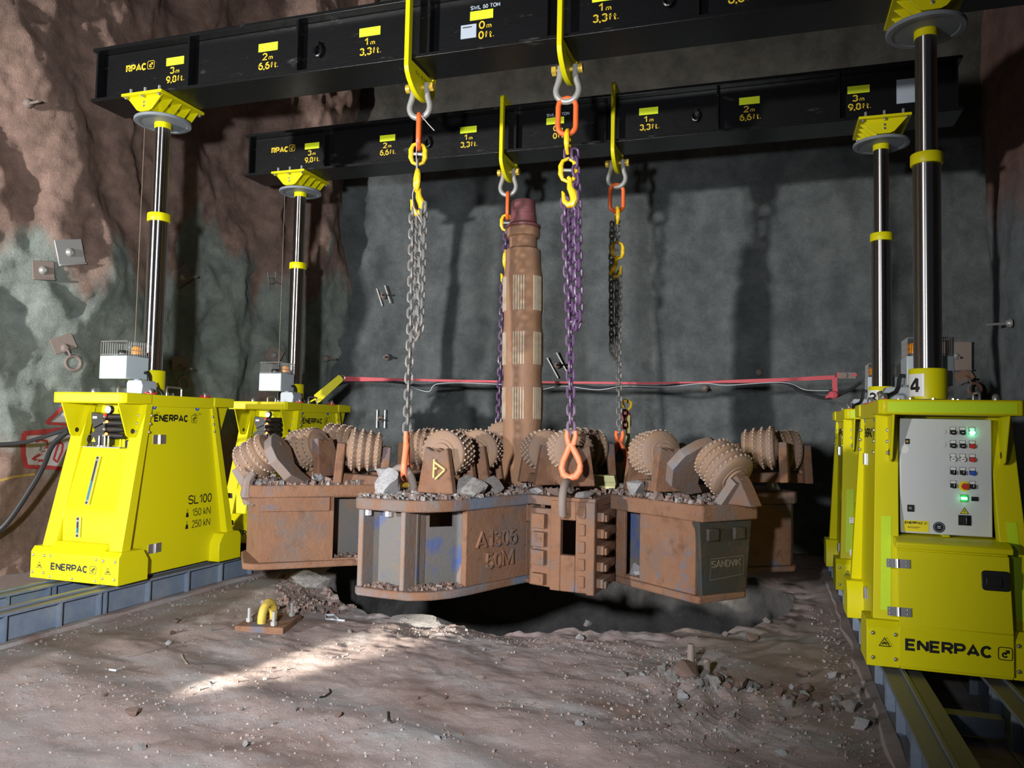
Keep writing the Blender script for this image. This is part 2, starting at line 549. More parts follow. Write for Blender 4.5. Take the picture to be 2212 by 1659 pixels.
# stroke letters drawn on a unit square: (relative width, strokes)
GLYPH = {
    'E': (.78, [[(1, 1), (0, 1), (0, 0), (1, 0)], [(0, .5), (.9, .5)]]),
    'N': (.85, [[(0, 0), (0, 1)], [(0, 1), (1, 0)], [(1, 0), (1, 1)]]),
    'R': (.82, [[(0, 0), (0, 1), (.65, 1)] + _el(.65, .74, .35, .26, 90, -90) + [(0, .48)], [(.5, .48), (1, 0)]]),
    'P': (.8, [[(0, 0), (0, 1), (.65, 1)] + _el(.65, .72, .35, .28, 90, -90) + [(0, .44)]]),
    'A': (.95, [[(0, 0), (.5, 1), (1, 0)], [(.2, .28), (.8, .28)]]),
    'C': (.85, [_el(.5, .5, .5, .5, 40, 320, 20)]),
    'S': (.78, [_el(.5, .75, .5, .25, 20, 270, 12) + _el(.5, .25, .5, .25, 90, -160, 12)]),
    'L': (.7, [[(0, 1), (0, 0), (1, 0)]]), 'T': (.8, [[(0, 1), (1, 1)], [(.5, 1), (.5, 0)]]), 'I': (.0, [[(.5, 0), (.5, 1)]]),
    'V': (.9, [[(0, 1), (.5, 0), (1, 1)]]), 'W': (1.3, [[(0, 1), (.25, 0), (.5, .8), (.75, 0), (1, 1)]]), 'M': (1.05, [[(0, 0), (0, 1), (.5, .15), (1, 1), (1, 0)]]),
    'K': (.85, [[(0, 0), (0, 1)], [(1, 1), (.05, .4)], [(.35, .62), (1, 0)]]), 'D': (.82, [[(0, 0), (0, 1), (.5, 1)] + _el(.5, .5, .5, .5, 90, -90, 14) + [(0, 0)]]),
    'O': (.95, _O), '0': (.62, _O), '1': (.36, [[(0, .72), (.9, 1), (.9, 0)]]),
    '2': (.62, [_el(.5, .72, .5, .28, 165, -35, 12) + [(0, 0), (1, 0)]]),
    '3': (.62, [_el(.5, .76, .46, .24, 160, -90, 12), _el(.5, .26, .5, .26, 90, -160, 12)]),
    '4': (.66, [[(.74, 0), (.74, .5), (.74, 1)], [(.74, 1), (.55, .81), (.37, .64), (.18, .46), (0, .28)], [(-.04, .28), (.2, .28), (.4, .28), (.6, .28), (.8, .28), (1, .28)]]),
    '5': (.62, [[(.9, 1), (.14, 1), (.08, .54)] + _el(.48, .33, .52, .33, 128, -160, 14)]),
    '6': (.62, [_el(.5, .32, .5, .32, 0, 360, 18), _el(.62, .40, .62, .60, 180, 75, 10)]),
    '8': (.62, [_el(.5, .76, .43, .24, 0, 360, 18), _el(.5, .26, .5, .26, 0, 360, 18)]),
    '9': (.62, [_el(.5, .68, .5, .32, 0, 360, 18), _el(.38, .60, .62, .60, 0, -105, 10)]),
    'm': (.85, [[(0, 0), (0, .68)], [(0, .45)] + _el(.25, .45, .25, .22, 180, 0, 8) + [(.5, 0)], [(.5, .45)] + _el(.75, .45, .25, .22, 180, 0, 8) + [(1, 0)]]),
    'f': (.36, [[(.4, 0), (.4, .8)] + _el(.8, .8, .4, .2, 180, 90, 5), [(0, .62), (.95, .62)]]),
    't': (.36, [[(.45, .95), (.45, .12)] + [(.55, 0), (1, 0)], [(0, .65), (1, .65)]]), 'k': (.55, [[(0, 0), (0, 1)], [(.9, .66), (.05, .25)], [(.3, .38), (1, 0)]]),
    '.': (.0, [[(.5, -.03), (.5, .06)]]), ',': (.0, [[(.5, .08), (.3, -.2)]]), ' ': (.25, []),
}


def write(mb, s, M, width=None, height=None, bold=0.02, mi=0, ext=0.0, weight=None):
    """stroke letters scaled to the height, then squeezed to the width; raised by ext"""
    wt = weight or {0: 0.11, 1: 0.14, 2: 0.18, 3: 0.235}[min(3, int(round(bold * 100)))] * 1.0
    gap = 0.10
    # lay out in units of the height
    adv, lay = 0.0, []
    for ch in s:
        w, st = GLYPH[ch]
        lay.append((adv, w, st))
        adv += w + wt + gap
    tot = adv - gap
    sy = height
    sx = (width / tot) if width else height
    inner = 1 - wt
    for x0, w, st in lay:
        for pl_ in st:
            pts = [((x0 + wt / 2 + p[0] * w - tot / 2) * sx, (wt / 2 + p[1] * inner - 0.5) * sy) for p in pl_]
            mb.stroke(pts, wt * sy, ext, M, mi, solid=ext > 0, cap=0.0)


def arcp(cx, cy, r, a0, a1, n=14):
    return [(cx + r * cos(radians(a0 + (a1 - a0) * i / n)), cy + r * sin(radians(a0 + (a1 - a0) * i / n))) for i in range(n + 1)]


def emblem(mb, M, s, mi=0):
    """rounded square with a hooked arrow"""
    h = s / 2
    c = s * 0.18
    sq = []
    for (x, y, a) in ((h - c, -h + c, -90), (h - c, h - c, 0), (-h + c, h - c, 90), (-h + c, -h + c, 180)):
        sq += arcp(x, y, c, a, a + 90, 3)
    mb.stroke(sq, s * 0.07, 0, M, mi, closed=True)
    mb.stroke(arcp(-0.03 * s, -0.1 * s, 0.17 * s, 40, 330, 12), s * 0.13, 0, M, mi)
    mb.stroke([(-0.03 * s, -0.08 * s), (0.2 * s, 0.2 * s)], s * 0.13, 0, M, mi)
    mb.stroke([(0.0, 0.24 * s), (0.25 * s, 0.25 * s), (0.26 * s, 0.02 * s)], s * 0.1, 0, M, mi)


def fbm(p, o=4):
    return noise.fractal(V(p), 1.0, 2.0, o)


# ------------------------------------------------------------------ the setting: walls, floor, pit
def wall(name, path, z0, z1, nu, nv, amp, mat_, fold=(1, 1, 0.4), lean=0.0, seed=0.0):
    pts = [V(p) for p in path]
    seg = [(pts[i + 1] - pts[i]).length for i in range(len(pts) - 1)]
    tot = sum(seg)

    def along(t):
        d = t * tot
        for i, s in enumerate(seg):
            if d <= s or i == len(seg) - 1:
                q = pts[i].lerp(pts[i + 1], d / s)
                tg = (pts[i + 1] - pts[i]).normalized()
                return q, tg
            d -= s
    vs, fs = [], []
    for i in range(nu + 1):
        t = i / nu
        q, _ = along(t)
        qa, _ = along(max(0, t - 0.02))
        qb, _ = along(min(1, t + 0.02))
        tg = (qb - qa).normalized()
        n = V((tg.y, -tg.x, 0))          # towards the room
        for j in range(nv + 1):
            z = z0 + (z1 - z0) * j / nv
            P = V((q.x, q.y, z))
            s = V((P.x * fold[0] + seed, P.y * fold[1], P.z * fold[2]))
            sk = V((s.x + 0.35 * s.z, s.y + 0.35 * s.z, s.z))
            a = fbm(s * 0.55, 3) * 0.9 + (1 - abs(noise.noise(sk * 1.3 + V((5, 1, 2)))) * 2) * 0.30 + noise.noise(V((P.x * 1.9, P.y * 1.9, P.z * 1.0))) * 0.30 + fbm(P * 2.6, 4) * 0.15 + fbm(P * 7, 3) * 0.05
            d = a * amp + lean * max(0, z - 4) ** 2
            vs.append(P + n * d)
    for i in range(nu):
        for j in range(nv):
            a = i * (nv + 1) + j
            fs.append((a, a + 1, a + nv + 2, a + nv + 1))
    mb = MB()
    mb.add(vs, fs)
    o = mb.build(name, mat_, smooth=80)
    o['kind'] = 'structure'
    return o, BVHTree.FromPolygons(vs, fs)


wl, BV_L = wall('wall_left', [(-6.3, -2.6), (-5.6, -1.2), (-5.15, 0.5), (-4.9, 2.2), (-4.55, 3.9), (-3.85, 5.25)], -0.5, 9.5, 280, 230, 0.44, WALL_L, lean=0.012)
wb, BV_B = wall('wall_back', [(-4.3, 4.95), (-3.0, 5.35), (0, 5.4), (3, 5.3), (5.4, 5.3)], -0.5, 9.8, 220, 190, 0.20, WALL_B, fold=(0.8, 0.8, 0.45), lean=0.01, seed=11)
wr, BV_R = wall('wall_right', [(4.75, 5.8), (4.75, 4.4), (5.1, 2.6), (5.5, 0), (5.8, -3)], -0.5, 9.8, 120, 120, 0.15, WALL_R, seed=23)

mbc = MB()
nn = 24
for i in range(nn + 1):
    for j in range(nn + 1):
        x, y = -7.5 + 14.5 * i / nn, -6 + 13.5 * j / nn
        mbc.v.append(V((x, y, 9.1 + 0.5 * fbm((x * 0.5, y * 0.5, 3)))))
for i in range(nn):
    for j in range(nn):
        a = i * (nn + 1) + j
        mbc.f.append((a, a + 1, a + nn + 2, a + nn + 1))
        mbc.mi.append(0)
tag(mbc.build('ceiling', WALL_R, smooth=80), kind='structure')


def wall_hit(u, v, bv):
    h = bv.ray_cast(CAM, ray(u, v).normalized())
    return (h[0], h[1]) if h[0] is not None else (None, None)


PC = V((0.05, 2.25))


def pit_r(th):
    d = 1 / sqrt((cos(th) / 2.4) ** 2 + (sin(th) / 2.02) ** 2)
    return d * (1 + 0.05 * noise.noise(V((cos(th) * 2.2, sin(th) * 2.2, 4))) + 0.03 * noise.noise(V((cos(th) * 8, sin(th) * 8, 9))) + 0.012 * noise.noise(V((cos(th) * 30, sin(th) * 30, 2))))


def floor_z(x, y, edge=1.0):
    z = 0.035 * fbm((x * 0.8, y * 0.8, 1.7), 3) + 0.012 * fbm((x * 4, y * 4, 6), 4)
    z += 0.006 * fbm((x * 14, y * 14, 2), 3)
    # heap of rubble round the buried anchor and the tyre ruts beside it
    z += 0.07 * math.exp(-(((x - 1.75) / 0.32) ** 2 + ((y + 0.62) / 0.24) ** 2))
    dx, dy = x - 1.25, y + 1.05
    r = sqrt(dx * dx + dy * dy)
    w = math.exp(-(((x - 1.85) / 0.42) ** 2 + ((y + 1.15) / 0.5) ** 2))
    z += 0.026 * w * sin(r * 34)
    # ruts in the middle of the floor
    z += 0.012 * sin((y + 0.35 * x) * 9 + 2 * noise.noise(V((x, y, 0)))) * math.exp(-((y + 1.9) / 0.8) ** 2)
    rim = math.exp(-((edge) / 0.35) ** 2)
    z += rim * 0.05 * fbm((x * 3.5, y * 3.5, 8), 3) + rim * -0.015
    if abs(x) > 2.55:
        z *= max(0.0, 1 - (abs(x) - 2.55) * 5)
    return z


def make_floor():
    na, nr = 420, 190
    vs, fs = [], []
    x0, x1, y0, y1 = -7.0, 6.3, -6.5, 7.2
    for i in range(na):
        th = 2 * pi * i / na
        # crowd the spokes towards the camera side
        th = th + 0.55 * sin(th - pi / 2 + pi) * 0 - 0.45 * sin(2 * (th + pi / 2)) * 0.5
        c, s = cos(th), sin(th)
        rp = pit_r(th)
        ro = min((x1 - PC.x) / c if c > 1e-6 else 1e9, (x0 - PC.x) / c if c < -1e-6 else 1e9,
                 (y1 - PC.y) / s if s > 1e-6 else 1e9, (y0 - PC.y) / s if s < -1e-6 else 1e9)
        for j in range(nr + 1):
            t = (j / nr)
            r = rp + (ro - rp) * (0.45 * t + 0.55 * t ** 2)
            x, y = PC.x + c * r, PC.y + s * r
            vs.append((x, y, floor_z(x, y, r - rp)))
    for i in range(na):
        k = (i + 1) % na
        for j in range(nr):
            fs.append((i * (nr + 1) + j, i * (nr + 1) + j + 1, k * (nr + 1) + j + 1, k * (nr + 1) + j))
    mb = MB()
    mb.add(vs, fs)
    o = mb.build('floor', FLOORM, smooth=80)
    o['kind'] = 'structure'
    # the pit's rock sides
    rim = [vs[i * (nr + 1)] for i in range(na)]
    pv, pf = [], []
    nz = 40
    for i in range(na):
        x, y, z = rim[i]
        for j in range(nz + 1):
            d = 3.4 * j / nz
            k = 1 + (0.05 * fbm((x * 1.3, y * 1.3, d * 1.5), 4)) * min(1, d * 4) + 0.03 * min(d, 1)
            pv.append((PC.x + (x - PC.x) * k, PC.y + (y - PC.y) * k, z - d))
    for i in range(na):
        k = (i + 1) % na
        for j in range(nz):
            pf.append((i * (nz + 1) + j, k * (nz + 1) + j, k * (nz + 1) + j + 1, i * (nz + 1) + j + 1))
    pf.append(tuple(i * (nz + 1) + nz for i in range(na)))
    mb = MB()
    mb.add(pv, pf)
    o2 = mb.build('wall_pit', PITM, smooth=80)
    o2['kind'] = 'structure'
    return BVHTree.FromPolygons([V(p) for p in vs], fs)


BV_F = make_floor()


def ground(x, y):
    h = BV_F.ray_cast(V((x, y, 2)), V((0, 0, -1)))
    return h[0].z if h[0] is not None else 0.0


# ------------------------------------------------------------------ tracks
def make_track(sign, label):
    cx = 3.21 * sign
    t = empty('skid_track', (cx, 0, 0), 0, label, 'track')
    H = 0.2
    for k, off in (('inner', -0.265), ('outer', 0.265)):
        mb = MB()
        c = off
        y0, y1 = -4.6, 5.2
        mb.box(c - 0.105, c + 0.105, y0, y1, 0.0, 0.018)
        mb.box(c - 0.105, c + 0.105, y0, y1, H, H + 0.02)
        mb.box(c - 0.055, c + 0.055, y0, y1, 0.018, H)
        # guide strip along the top
        mb.box(c - 0.012, c + 0.012, y0, y1, H + 0.02, H + 0.038)
        mb.build('rail_beam', TRACK, t, bevel=0.004)
    ys = [-3.9, -3.45, -3.0, -2.5, -2.02, -1.547, -1.093, -0.725, -0.67, -0.201, 0.277, 0.74, 1.2, 1.66, 2.13, 2.6, 3.07, 3.5, 4.0, 4.5]
    for y in ys:
        for off in (-0.265, 0.265):
            for s in (-1, 1):
                mb = MB()
                mb.box(off + s * 0.056, off + s * 0.102, y - 0.008, y + 0.008, 0.018, H)
                mb.build('stiffener', TRACK, t)
    for y in (-3.6, -0.95, 1.0, 3.3):
        mb = MB()
        mb.box(-0.16, 0.16, y - 0.05, y + 0.05, 0.03, 0.13)
        mb.build('cross_tie', TRACK, t, bevel=0.005)
    return t


make_track(-1, 'blue-grey steel skid track under the two left gantry legs')
make_track(1, 'blue-grey steel skid track under the two right gantry legs')

# ------------------------------------------------------------------ gantry tower (built at the left, front place)
ZB = 0.238


def make_tower():
    T = empty('gantry_leg', (-3.21, 0.11, ZB), 0)
    M0 = Matrix.Translation((0, 0, -ZB))
    RB = M0 @ Matrix.Rotation(pi, 4, 'Z')
    # side doors
    for s in (1, -1):
        mb = MB(M0)
        mb.prism([(-0.375, 1.79), (0.375, 1.79), (0.375, 1.70), (0.68, 0.26), (-0.68, 0.26), (-0.375, 1.70)], 'x', s * 0.335, s * 0.352)
        door = mb.build('side_door', YEL, T, bevel=0.003)
        mb = MB(M0)
        for z in (1.415, 0.475):
            y = -0.265 if s > 0 else 0.265
            mb2 = MB(M0)
            mb2.box(s * 0.352, s * 0.358, y - 0.075, y + 0.075, z - 0.04, z + 0.04)
            mb2.cyl((s * 0.362, y, z - 0.04), (s * 0.362, y, z + 0.04), 0.011, n=10)
            mb2.build('hinge', STEEL, door)
        if s > 0:
            X = 0.3535
            mb = MB(M0)
            write(mb, 'ENERPAC', SIDE(X, -0.125, 1.60), 0.42, 0.066, 0.03)
            mb.build('lettering', INK, door, smooth=0)
            mb = MB(M0)
            emblem(mb, SIDE(X, 0.165, 1.598), 0.07)
            mb.build('emblem', INK, door, smooth=0)
            mb = MB(M0)
            write(mb, 'SL100', SIDE(X, 0.29, 0.855), 0.32, 0.085, 0.012)
            mb.build('lettering', INK, door, smooth=0)
            for z, tx in ((0.735, '150 kN'), (0.628, '250 kN')):
                mb = MB(M0)
                write(mb, tx, SIDE(X, 0.315, z), 0.25, 0.07, 0.004)
                mb.build('lettering', INK, door, smooth=0)
                mb = MB(M0)
                mb.stroke([(-0.0, 0.04), (0, 0.0)], 0.006, 0, SIDE(X, 0.125, z))
                mb.add([(-0.02, -0.035, 0), (0.02, -0.035, 0), (0.013, 0.005, 0), (-0.013, 0.005, 0)], [(0, 1, 2, 3)], 0, SIDE(X, 0.125, z))
                mb.build('weight_mark', INK, door, smooth=0)
            for y in (-0.33, 0.21):
                mb = MB(M0)
                write(mb, 'WLL 5.0 t', SIDE(X, y, 1.645), 0.11, 0.02, 0.0)
                mb.build('lettering', INK, door, smooth=0)
            for y in (-0.34, 0.20):
                m2 = MB(M0)
                m2.cyl((X - 0.002, y, 1.70), (X + 0.0012, y, 1.70), 0.027, n=20, mi=0)
                m2.stroke([(0.008, 0.012), (-0.004, 0.006), (0.006, -0.004), (-0.006, -0.013)], 0.005, 0.0018, SIDE(X, y, 1.70), 1)
                m2.build('round_sticker', [BLUEB, WHITE], door)
    # inclined corner legs and feet
    for ey in (-1, 1):
        for ex in (-1, 1):
            mb = MB(M0)
            a = [(0.285, -0.755), (0.43, -0.755), (0.43, -0.655), (0.285, -0.655)]
            b = [(0.245, -0.445), (0.372, -0.445), (0.372, -0.375), (0.245, -0.375)]
            P = [(x * ex, y * -ey, 0.26) for x, y in a] + [(x * ex, y * -ey, 1.72) for x, y in b]
            if ex * -ey < 0:
                P = P[3::-1] + P[:3:-1]
            mb.hexa(P)
            # bolts with washers up the leg
            for zz in (1.48, 1.55, 1.62):
                k = (zz - 0.26) / 1.46
                yy = (-0.755 + k * 0.31) * -ey
                xx = (0.36 + k * (-0.055)) * ex
                mb.ball((xx, yy, zz), 0.013, 8, 1)
                mb.ball(((0.43 - k * 0.058) * ex, (-0.66 + k * 0.29) * -ey, zz), 0.013, 8, 1)
            leg = mb.build('leg', [YEL, STEEL], T, bevel=0.006)
            if ey > 0:
                mb = MB(M0)
                q = []
                for z, w in ((0.56, 0.028), (1.10, 0.028)):
                    k = (z - 0.26) / 1.46
                    xc = (0.362 - k * 0.055) * ex
                    y = (0.755 - k * 0.31) + 0.003
                    q += [(xc - w, y, z), (xc + w, y, z)]
                mb.add([q[0], q[1], q[3], q[2]], [(0, 1, 2, 3)])
                mb.build('reflective_strip', LIME, leg)
            mb = MB(M0)
            poly = [(-0.77, 0.25), (-0.45, 0.25), (-0.45, 0.42), (-0.51, 0.51), (-0.74, 0.51), (-0.77, 0.47)]
            poly = [(y * -ey, z) for y, z in poly]
            mb.prism(poly, 'x', 0.285 * ex, 0.462 * ex)
            for (y, z) in ((-0.775, 0.30), (-0.775, 0.44)):
                mb.ball((0.43 * ex, y * -ey, z), 0.013, 8, 1)
                mb.ball((0.31 * ex, y * -ey, z), 0.013, 8, 1)
            if ey < 0:
                pass
            mb.build('foot', [YEL, STEEL], T, bevel=0.008)
    # top deck and the two end shelves
    mb = MB(M0)
    mb.box(-0.375, 0.375, -0.40, 0.40, 1.70, 1.80)
    mb.build('top_deck', YEL, T, bevel=0.004)
    for e, R in ((-1, M0), (1, RB)):
        mb = MB(R)
        mb.prism([(-0.385, -0.40), (-0.385, -0.68), (-0.36, -0.715), (0.36, -0.715), (0.385, -0.68), (0.385, -0.40)], 'z', 1.715, 1.805)
        sh = mb.build('end_shelf', YEL, T, bevel=0.008)
        mb = MB(R)
        mb.box(-0.335, 0.335, -0.7175, -0.71, 1.728, 1.79)
        tag(mb.build('reflective_strip', LIME if e > 0 else YELB, sh), 'lime reflective strip' if e > 0 else 'bright yellow reflective strip')
        for s in (-1, 1):
            mb = MB(R)
            mb.prism([(-0.69, 1.715), (-0.36, 1.715), (-0.46, 1.45), (-0.49, 1.43), (-0.56, 1.43), (-0.59, 1.45)], 'x', s * 0.295, s * 0.307)
            mb.cyl((s * 0.294, -0.525, 1.485), (s * 0.31, -0.525, 1.485), 0.022, n=16, mi=1)
            mb.build('gusset', [YEL, BLKP], T, bevel=0.003)
    # end with the valves
    mb = MB(M0)
    mb.box(-0.30, 0.30, -0.36, -0.34, 1.30, 1.71)
    mb.build('recess_panel', YEL, T)
    mb = MB(M0)
    mb.prism([(-0.50, 1.335), (-0.36, 1.335), (-0.36, 0.55), (-0.645, 0.55), (-0.645, 0.80), (-0.625, 0.835)], 'x', -0.275, 0.275)
    fp = mb.build('front_panel', YEL, T, bevel=0.004)
    mb = MB(M0)
    mb.prism([(-0.775, 0.25), (-0.66, 0.25), (-0.66, 0.555), (-0.70, 0.555), (-0.775, 0.47)], 'x', -0.283, 0.283)
    for x in (-0.24, 0, 0.24):
        mb.ball((x, -0.776, 0.275), 0.012, 8, 1)
    for x in (-0.24, 0.24):
        mb.ball((x, -0.776, 0.445), 0.012, 8, 1)
    kp = mb.build('kick_plate', [YEL, STEEL], T, bevel=0.004)

    def logo(R, y, z, w, parent, warn=0.36):
        mb = MB(R)
        Mx = FRONT(-0.04, y, z)
        write(mb, 'ENERPAC', Mx, w, w * 0.155, 0.035)
        mb.build('lettering', INK, parent, smooth=0)
        mb = MB(R)
        emblem(mb, FRONT(-0.04 + w * 0.5 + w * 0.14, y, z), w * 0.155)
        mb.build('emblem', INK, parent, smooth=0)
        for s in (-1, 1):
            mb = MB(R)
            Mw = FRONT(s * warn, y, z + 0.0)
            mb.stroke([(-0.028, -0.022), (0.028, -0.022), (0, 0.026)], 0.005, 0, Mw, closed=True)
            mb.stroke([(-0.012, -0.012), (0.0, 0.0), (0.012, -0.012)], 0.007, 0, Mw)
            mb.build('warning_mark', INK, parent, smooth=0)
    logo(M0, -0.7765, 0.36, 0.39, kp)

    def sight(x0, z0, z1, y0, y1, name):
        mb = MB(M0)
        d = V((0, y1 - y0, z1 - z0))
        L = d.length
        R = fm((x0, y0, z0), (1, 0, 0), d)
        mb.box(-0.017, 0.017, 0, L, 0, 0.018, 0, R)
        mb.box(-0.007, 0.007, 0.04, L - 0.04, 0.018, 0.022, 2, R)
        mb.box(-0.007, 0.007, 0.04, L * 0.48, 0.022, 0.024, 1, R)
        mb.ball((0, 0.015, 0.02), 0.01, 8, 2, M=R)
        mb.ball((0, L - 0.015, 0.02), 0.01, 8, 2, M=R)
        tag(mb.build(name, [STEEL, GLASSB, BLKP], fp), 'silver gauge strip half filled with blue fluid')
    sight(-0.03, 0.86, 1.26, -0.627, -0.527, 'level_gauge')
    sight(-0.085, 0.59, 0.76, -0.65, -0.65, 'level_gauge')
    MV = M0 @ Matrix.Translation((-0.15, 0, 0))
    # hydraulic valve unit
    mb = MB(MV)
    mb.box(-0.20, 0.30, -0.50, -0.36, 1.335, 1.345, 3)
    mb.box(-0.02, 0.12, -0.49, -0.37, 1.355, 1.47, 0)
    mb.box(0.0, 0.11, -0.48, -0.37, 1.47, 1.59, 1)
    mb.prism([(-0.02, 1.54), (0.12, 1.545), (0.125, 1.62), (-0.025, 1.64)], 'y', -0.495, -0.38, 0)
    mb.prism([(0.0, 1.50), (0.11, 1.55), (0.11, 1.59), (0.0, 1.58)], 'y', -0.50, -0.42, 1)
    for z in (1.44, 1.495, 1.55, 1.605):
        mb.cyl((0.11, -0.45, z), (0.30, -0.45, z), 0.026, n=12, mi=0)
        mb.ball((0.115, -0.485, z), 0.016, 8, 3)
    for x, z, r in ((0.12, 1.615, 0.016),):
        mb.ball((x, -0.487, z), r, 8, 4)
    mb.cyl((0.05, -0.44, 1.345), (0.05, -0.44, 1.42), 0.05, n=16, mi=3)
    for x in (0.08, 0.14, 0.18):
        mb.cyl((x, -0.50, 1.345), (x, -0.50, 1.44), 0.008, n=8, mi=3)
    mb.box(-0.008, 0.038, -0.4965, -0.494, 1.585, 1.605, 5)
    mb.tube([(-0.02, -0.48, 1.45), (-0.055, -0.485, 1.44), (-0.07, -0.485, 1.40), (-0.05, -0.485, 1.36), (-0.02, -0.485, 1.345)], 0.006, 6, mi=0)
    mb.add([(-0.012, -0.4915, 1.385), (0.03, -0.4915, 1.385), (0.009, -0.4915, 1.425)], [(0, 1, 2)], 6)
    mb.build('valve_block', [BLKP, BLKP, BLKP, STEEL, RED, WHITE, YELB], T, bevel=0.003)
    for z in (1.455, 1.56):
        mb = MB(MV)
        mb.ball((0.135, -0.483, z), 0.013, 8)
        tag(mb.build('indicator_lamp', ORANGEL, T), 'lit orange indicator lamp')
    mb = MB(MV)
    mb.cyl((0.135, -0.44, 1.665), (0.135, -0.475, 1.665), 0.036, n=20, mi=0)
    mb.cyl((0.135, -0.475, 1.665), (0.135, -0.478, 1.665), 0.031, n=20, mi=1)
    mb.stroke([(-0.012, -0.014), (0.012, 0.016)], 0.004, 0.001, FRONT(0.135, -0.478, 1.665), 2)
    mb.cyl((0.135, -0.45, 1.60), (0.135, -0.45, 1.64), 0.01, n=8, mi=0)
    mb.build('pressure_gauge', [BLKP, WHITE, INK], T)
    mb = MB(M0)
    mb.lathe([(0.045, 1.345), (0.045, 1.40), (0.035, 1.41)], 16, 0, Matrix.Translation((0.245, -0.47, 0)))
    mb.cyl((0.245, -0.47, 1.41), (0.245, -0.47, 1.52), 0.007, n=8, mi=1)
    mb.build('filler_cap', [BLKP, STEEL], T)

    # end with the control cabinet
    mb = MB(RB)
    mb.box(-0.247, 0.247, -0.53, -0.33, 1.0, 1.695)
    cab = mb.build('control_cabinet', CAB, T, bevel=0.006)
    yc = -0.531
    ux = lambda u: (u - 2045) * 0.493 / 203            # cabinet front from the photograph
    uz = lambda v: 1.695 - (v - 905) * 0.695 / 252
    # rows of plates with buttons
    rows = [(928, 'kkg'), (957, 'kkr'), (986, 'wwr'), (1015, 'ssb'), (1044, 's_s')]
    for v, kinds in rows:
        for u, k in zip((2062, 2083, 2104), kinds):
            if k == '_':
                continue
            x, z = ux(u), uz(v + 5)
            mb = MB(RB)
            mb.box(x - 0.016, x + 0.016, yc - 0.002, yc, z - 0.014, z + 0.03, 0)
            mb.box(x - 0.014, x + 0.014, yc - 0.003, yc, z + 0.012, z + 0.028, 1)
            mi = {'k': 0, 'g': 2, 'r': 3, 'w': 1, 's': 0, 'b': 4}[k]
            mb.cyl((x, yc, z - 0.003), (x, yc - (0.02 if k != 's' else 0.012), z - 0.003), 0.0145, n=16, mi=mi)
            if k == 's':
                mb.box(x - 0.005, x + 0.005, yc - 0.032, yc - 0.012, z - 0.015, z + 0.009, 0)
                mb.box(x - 0.0015, x + 0.0015, yc - 0.033, yc - 0.032, z - 0.005, z + 0.009, 1)
            elif k in 'kw':
                mb.box(x - 0.006, x + 0.006, yc - 0.0207, yc - 0.02, z - 0.005, z - 0.001, 1 if k == 'k' else 0)
            nm = 'selector_switch' if k == 's' else ('indicator_lamp' if k == 'g' else 'push_button')
            o = mb.build(nm, [BLKP, WHITE, GREENL, RED, BLUEB], cab)
            tag(o, {'k': 'black push button', 'g': 'lit green lamp', 'r': 'red push button', 'w': 'white push button', 's': 'black rotary selector', 'b': 'blue push button'}[k])
    for v in (933, 961):
        mb = MB(RB)
        mb.cyl((ux(2041), yc, uz(v)), (ux(2041), yc - 0.004, uz(v)), 0.015, n=20)
        mb.build('blanking_plug', CAB, cab)
    mb = MB(RB)
    x, z = ux(2086), uz(1050)
    mb.cyl((x, yc, z), (x, yc - 0.004, z), 0.03, n=24, mi=0)
    mb.cyl((x, yc - 0.004, z), (x, yc - 0.018, z), 0.011, n=16, mi=1)
    mb.cyl((x, yc - 0.018, z), (x, yc - 0.034, z), 0.019, n=20, mi=1)
    mb.build('emergency_stop', [YELB, RED], cab)
    mb = MB(RB)
    x, z = ux(2086), uz(1076)
    mb.box(x - 0.02, x + 0.02, yc - 0.004, yc, z - 0.02, z + 0.02, 0)
    mb.box(x - 0.018, x + 0.012, yc - 0.022, yc - 0.004, z - 0.007, z + 0.008, 1)
    tag(mb.build('selector_switch', [mat('green_plate', (0.02, 0.35, 0.05), 0.4), GREENL], cab), 'lit green selector on a green plate')
    mb = MB(RB)
    x = ux(2108)
    mb.box(x - 0.018, x + 0.018, yc - 0.01, yc, z - 0.013, z + 0.012)
    mb.build('socket_cover', BLKP, cab, bevel=0.002)
    mb = MB(RB)
    x, z = ux(2086), uz(1104)
    mb.stroke([(-0.021, -0.014), (0.021, -0.014), (0, 0.021)], 0.004, 0.0016, FRONT(x, yc, z), 1, closed=True)
    mb.add([(-0.021, -0.014, 0.001), (0.021, -0.014, 0.001), (0, 0.021, 0.001)], [(0, 1, 2)], 0, FRONT(x, yc, z))
    mb.stroke([(0.003, 0.009), (-0.004, 0.0), (0.004, 0.0), (-0.002, -0.009)], 0.003, 0.0016, FRONT(x, yc, z), 1)
    mb.build('warning_sticker', [YELB, INK], cab)
    mb = MB(RB)
    x, z = ux(2086), uz(1123)
    mb.box(x - 0.033, x + 0.033, yc - 0.008, yc, z - 0.03, z + 0.03, 0)
    mb.cyl((x, yc - 0.008, z), (x, yc - 0.02, z), 0.025, n=20, mi=0)
    mb.box(x - 0.009, x + 0.009, yc - 0.036, yc - 0.02, z - 0.026, z + 0.026, 0)
    mb.box(x + 0.002, x + 0.005, yc - 0.037, yc - 0.036, z - 0.02, z + 0.02, 1)
    mb.build('main_switch', [BLKP, STEEL], cab, bevel=0.002)
    mb = MB(RB)
    mb.box(ux(1959), ux(1974), yc - 0.01, yc, uz(1110), uz(1095), 0)
    mb.cyl((ux(1966), yc - 0.01, uz(1102)), (ux(1966), yc - 0.013, uz(1102)), 0.009, n=12, mi=1)
    mb.build('cabinet_lock', [BLKP, STEEL], cab, bevel=0.002)
    mb = MB(RB)
    mb.box(ux(1960) - 0.012, ux(1960) + 0.012, yc - 0.006, yc, uz(956) - 0.016, uz(956) + 0.016, 0)
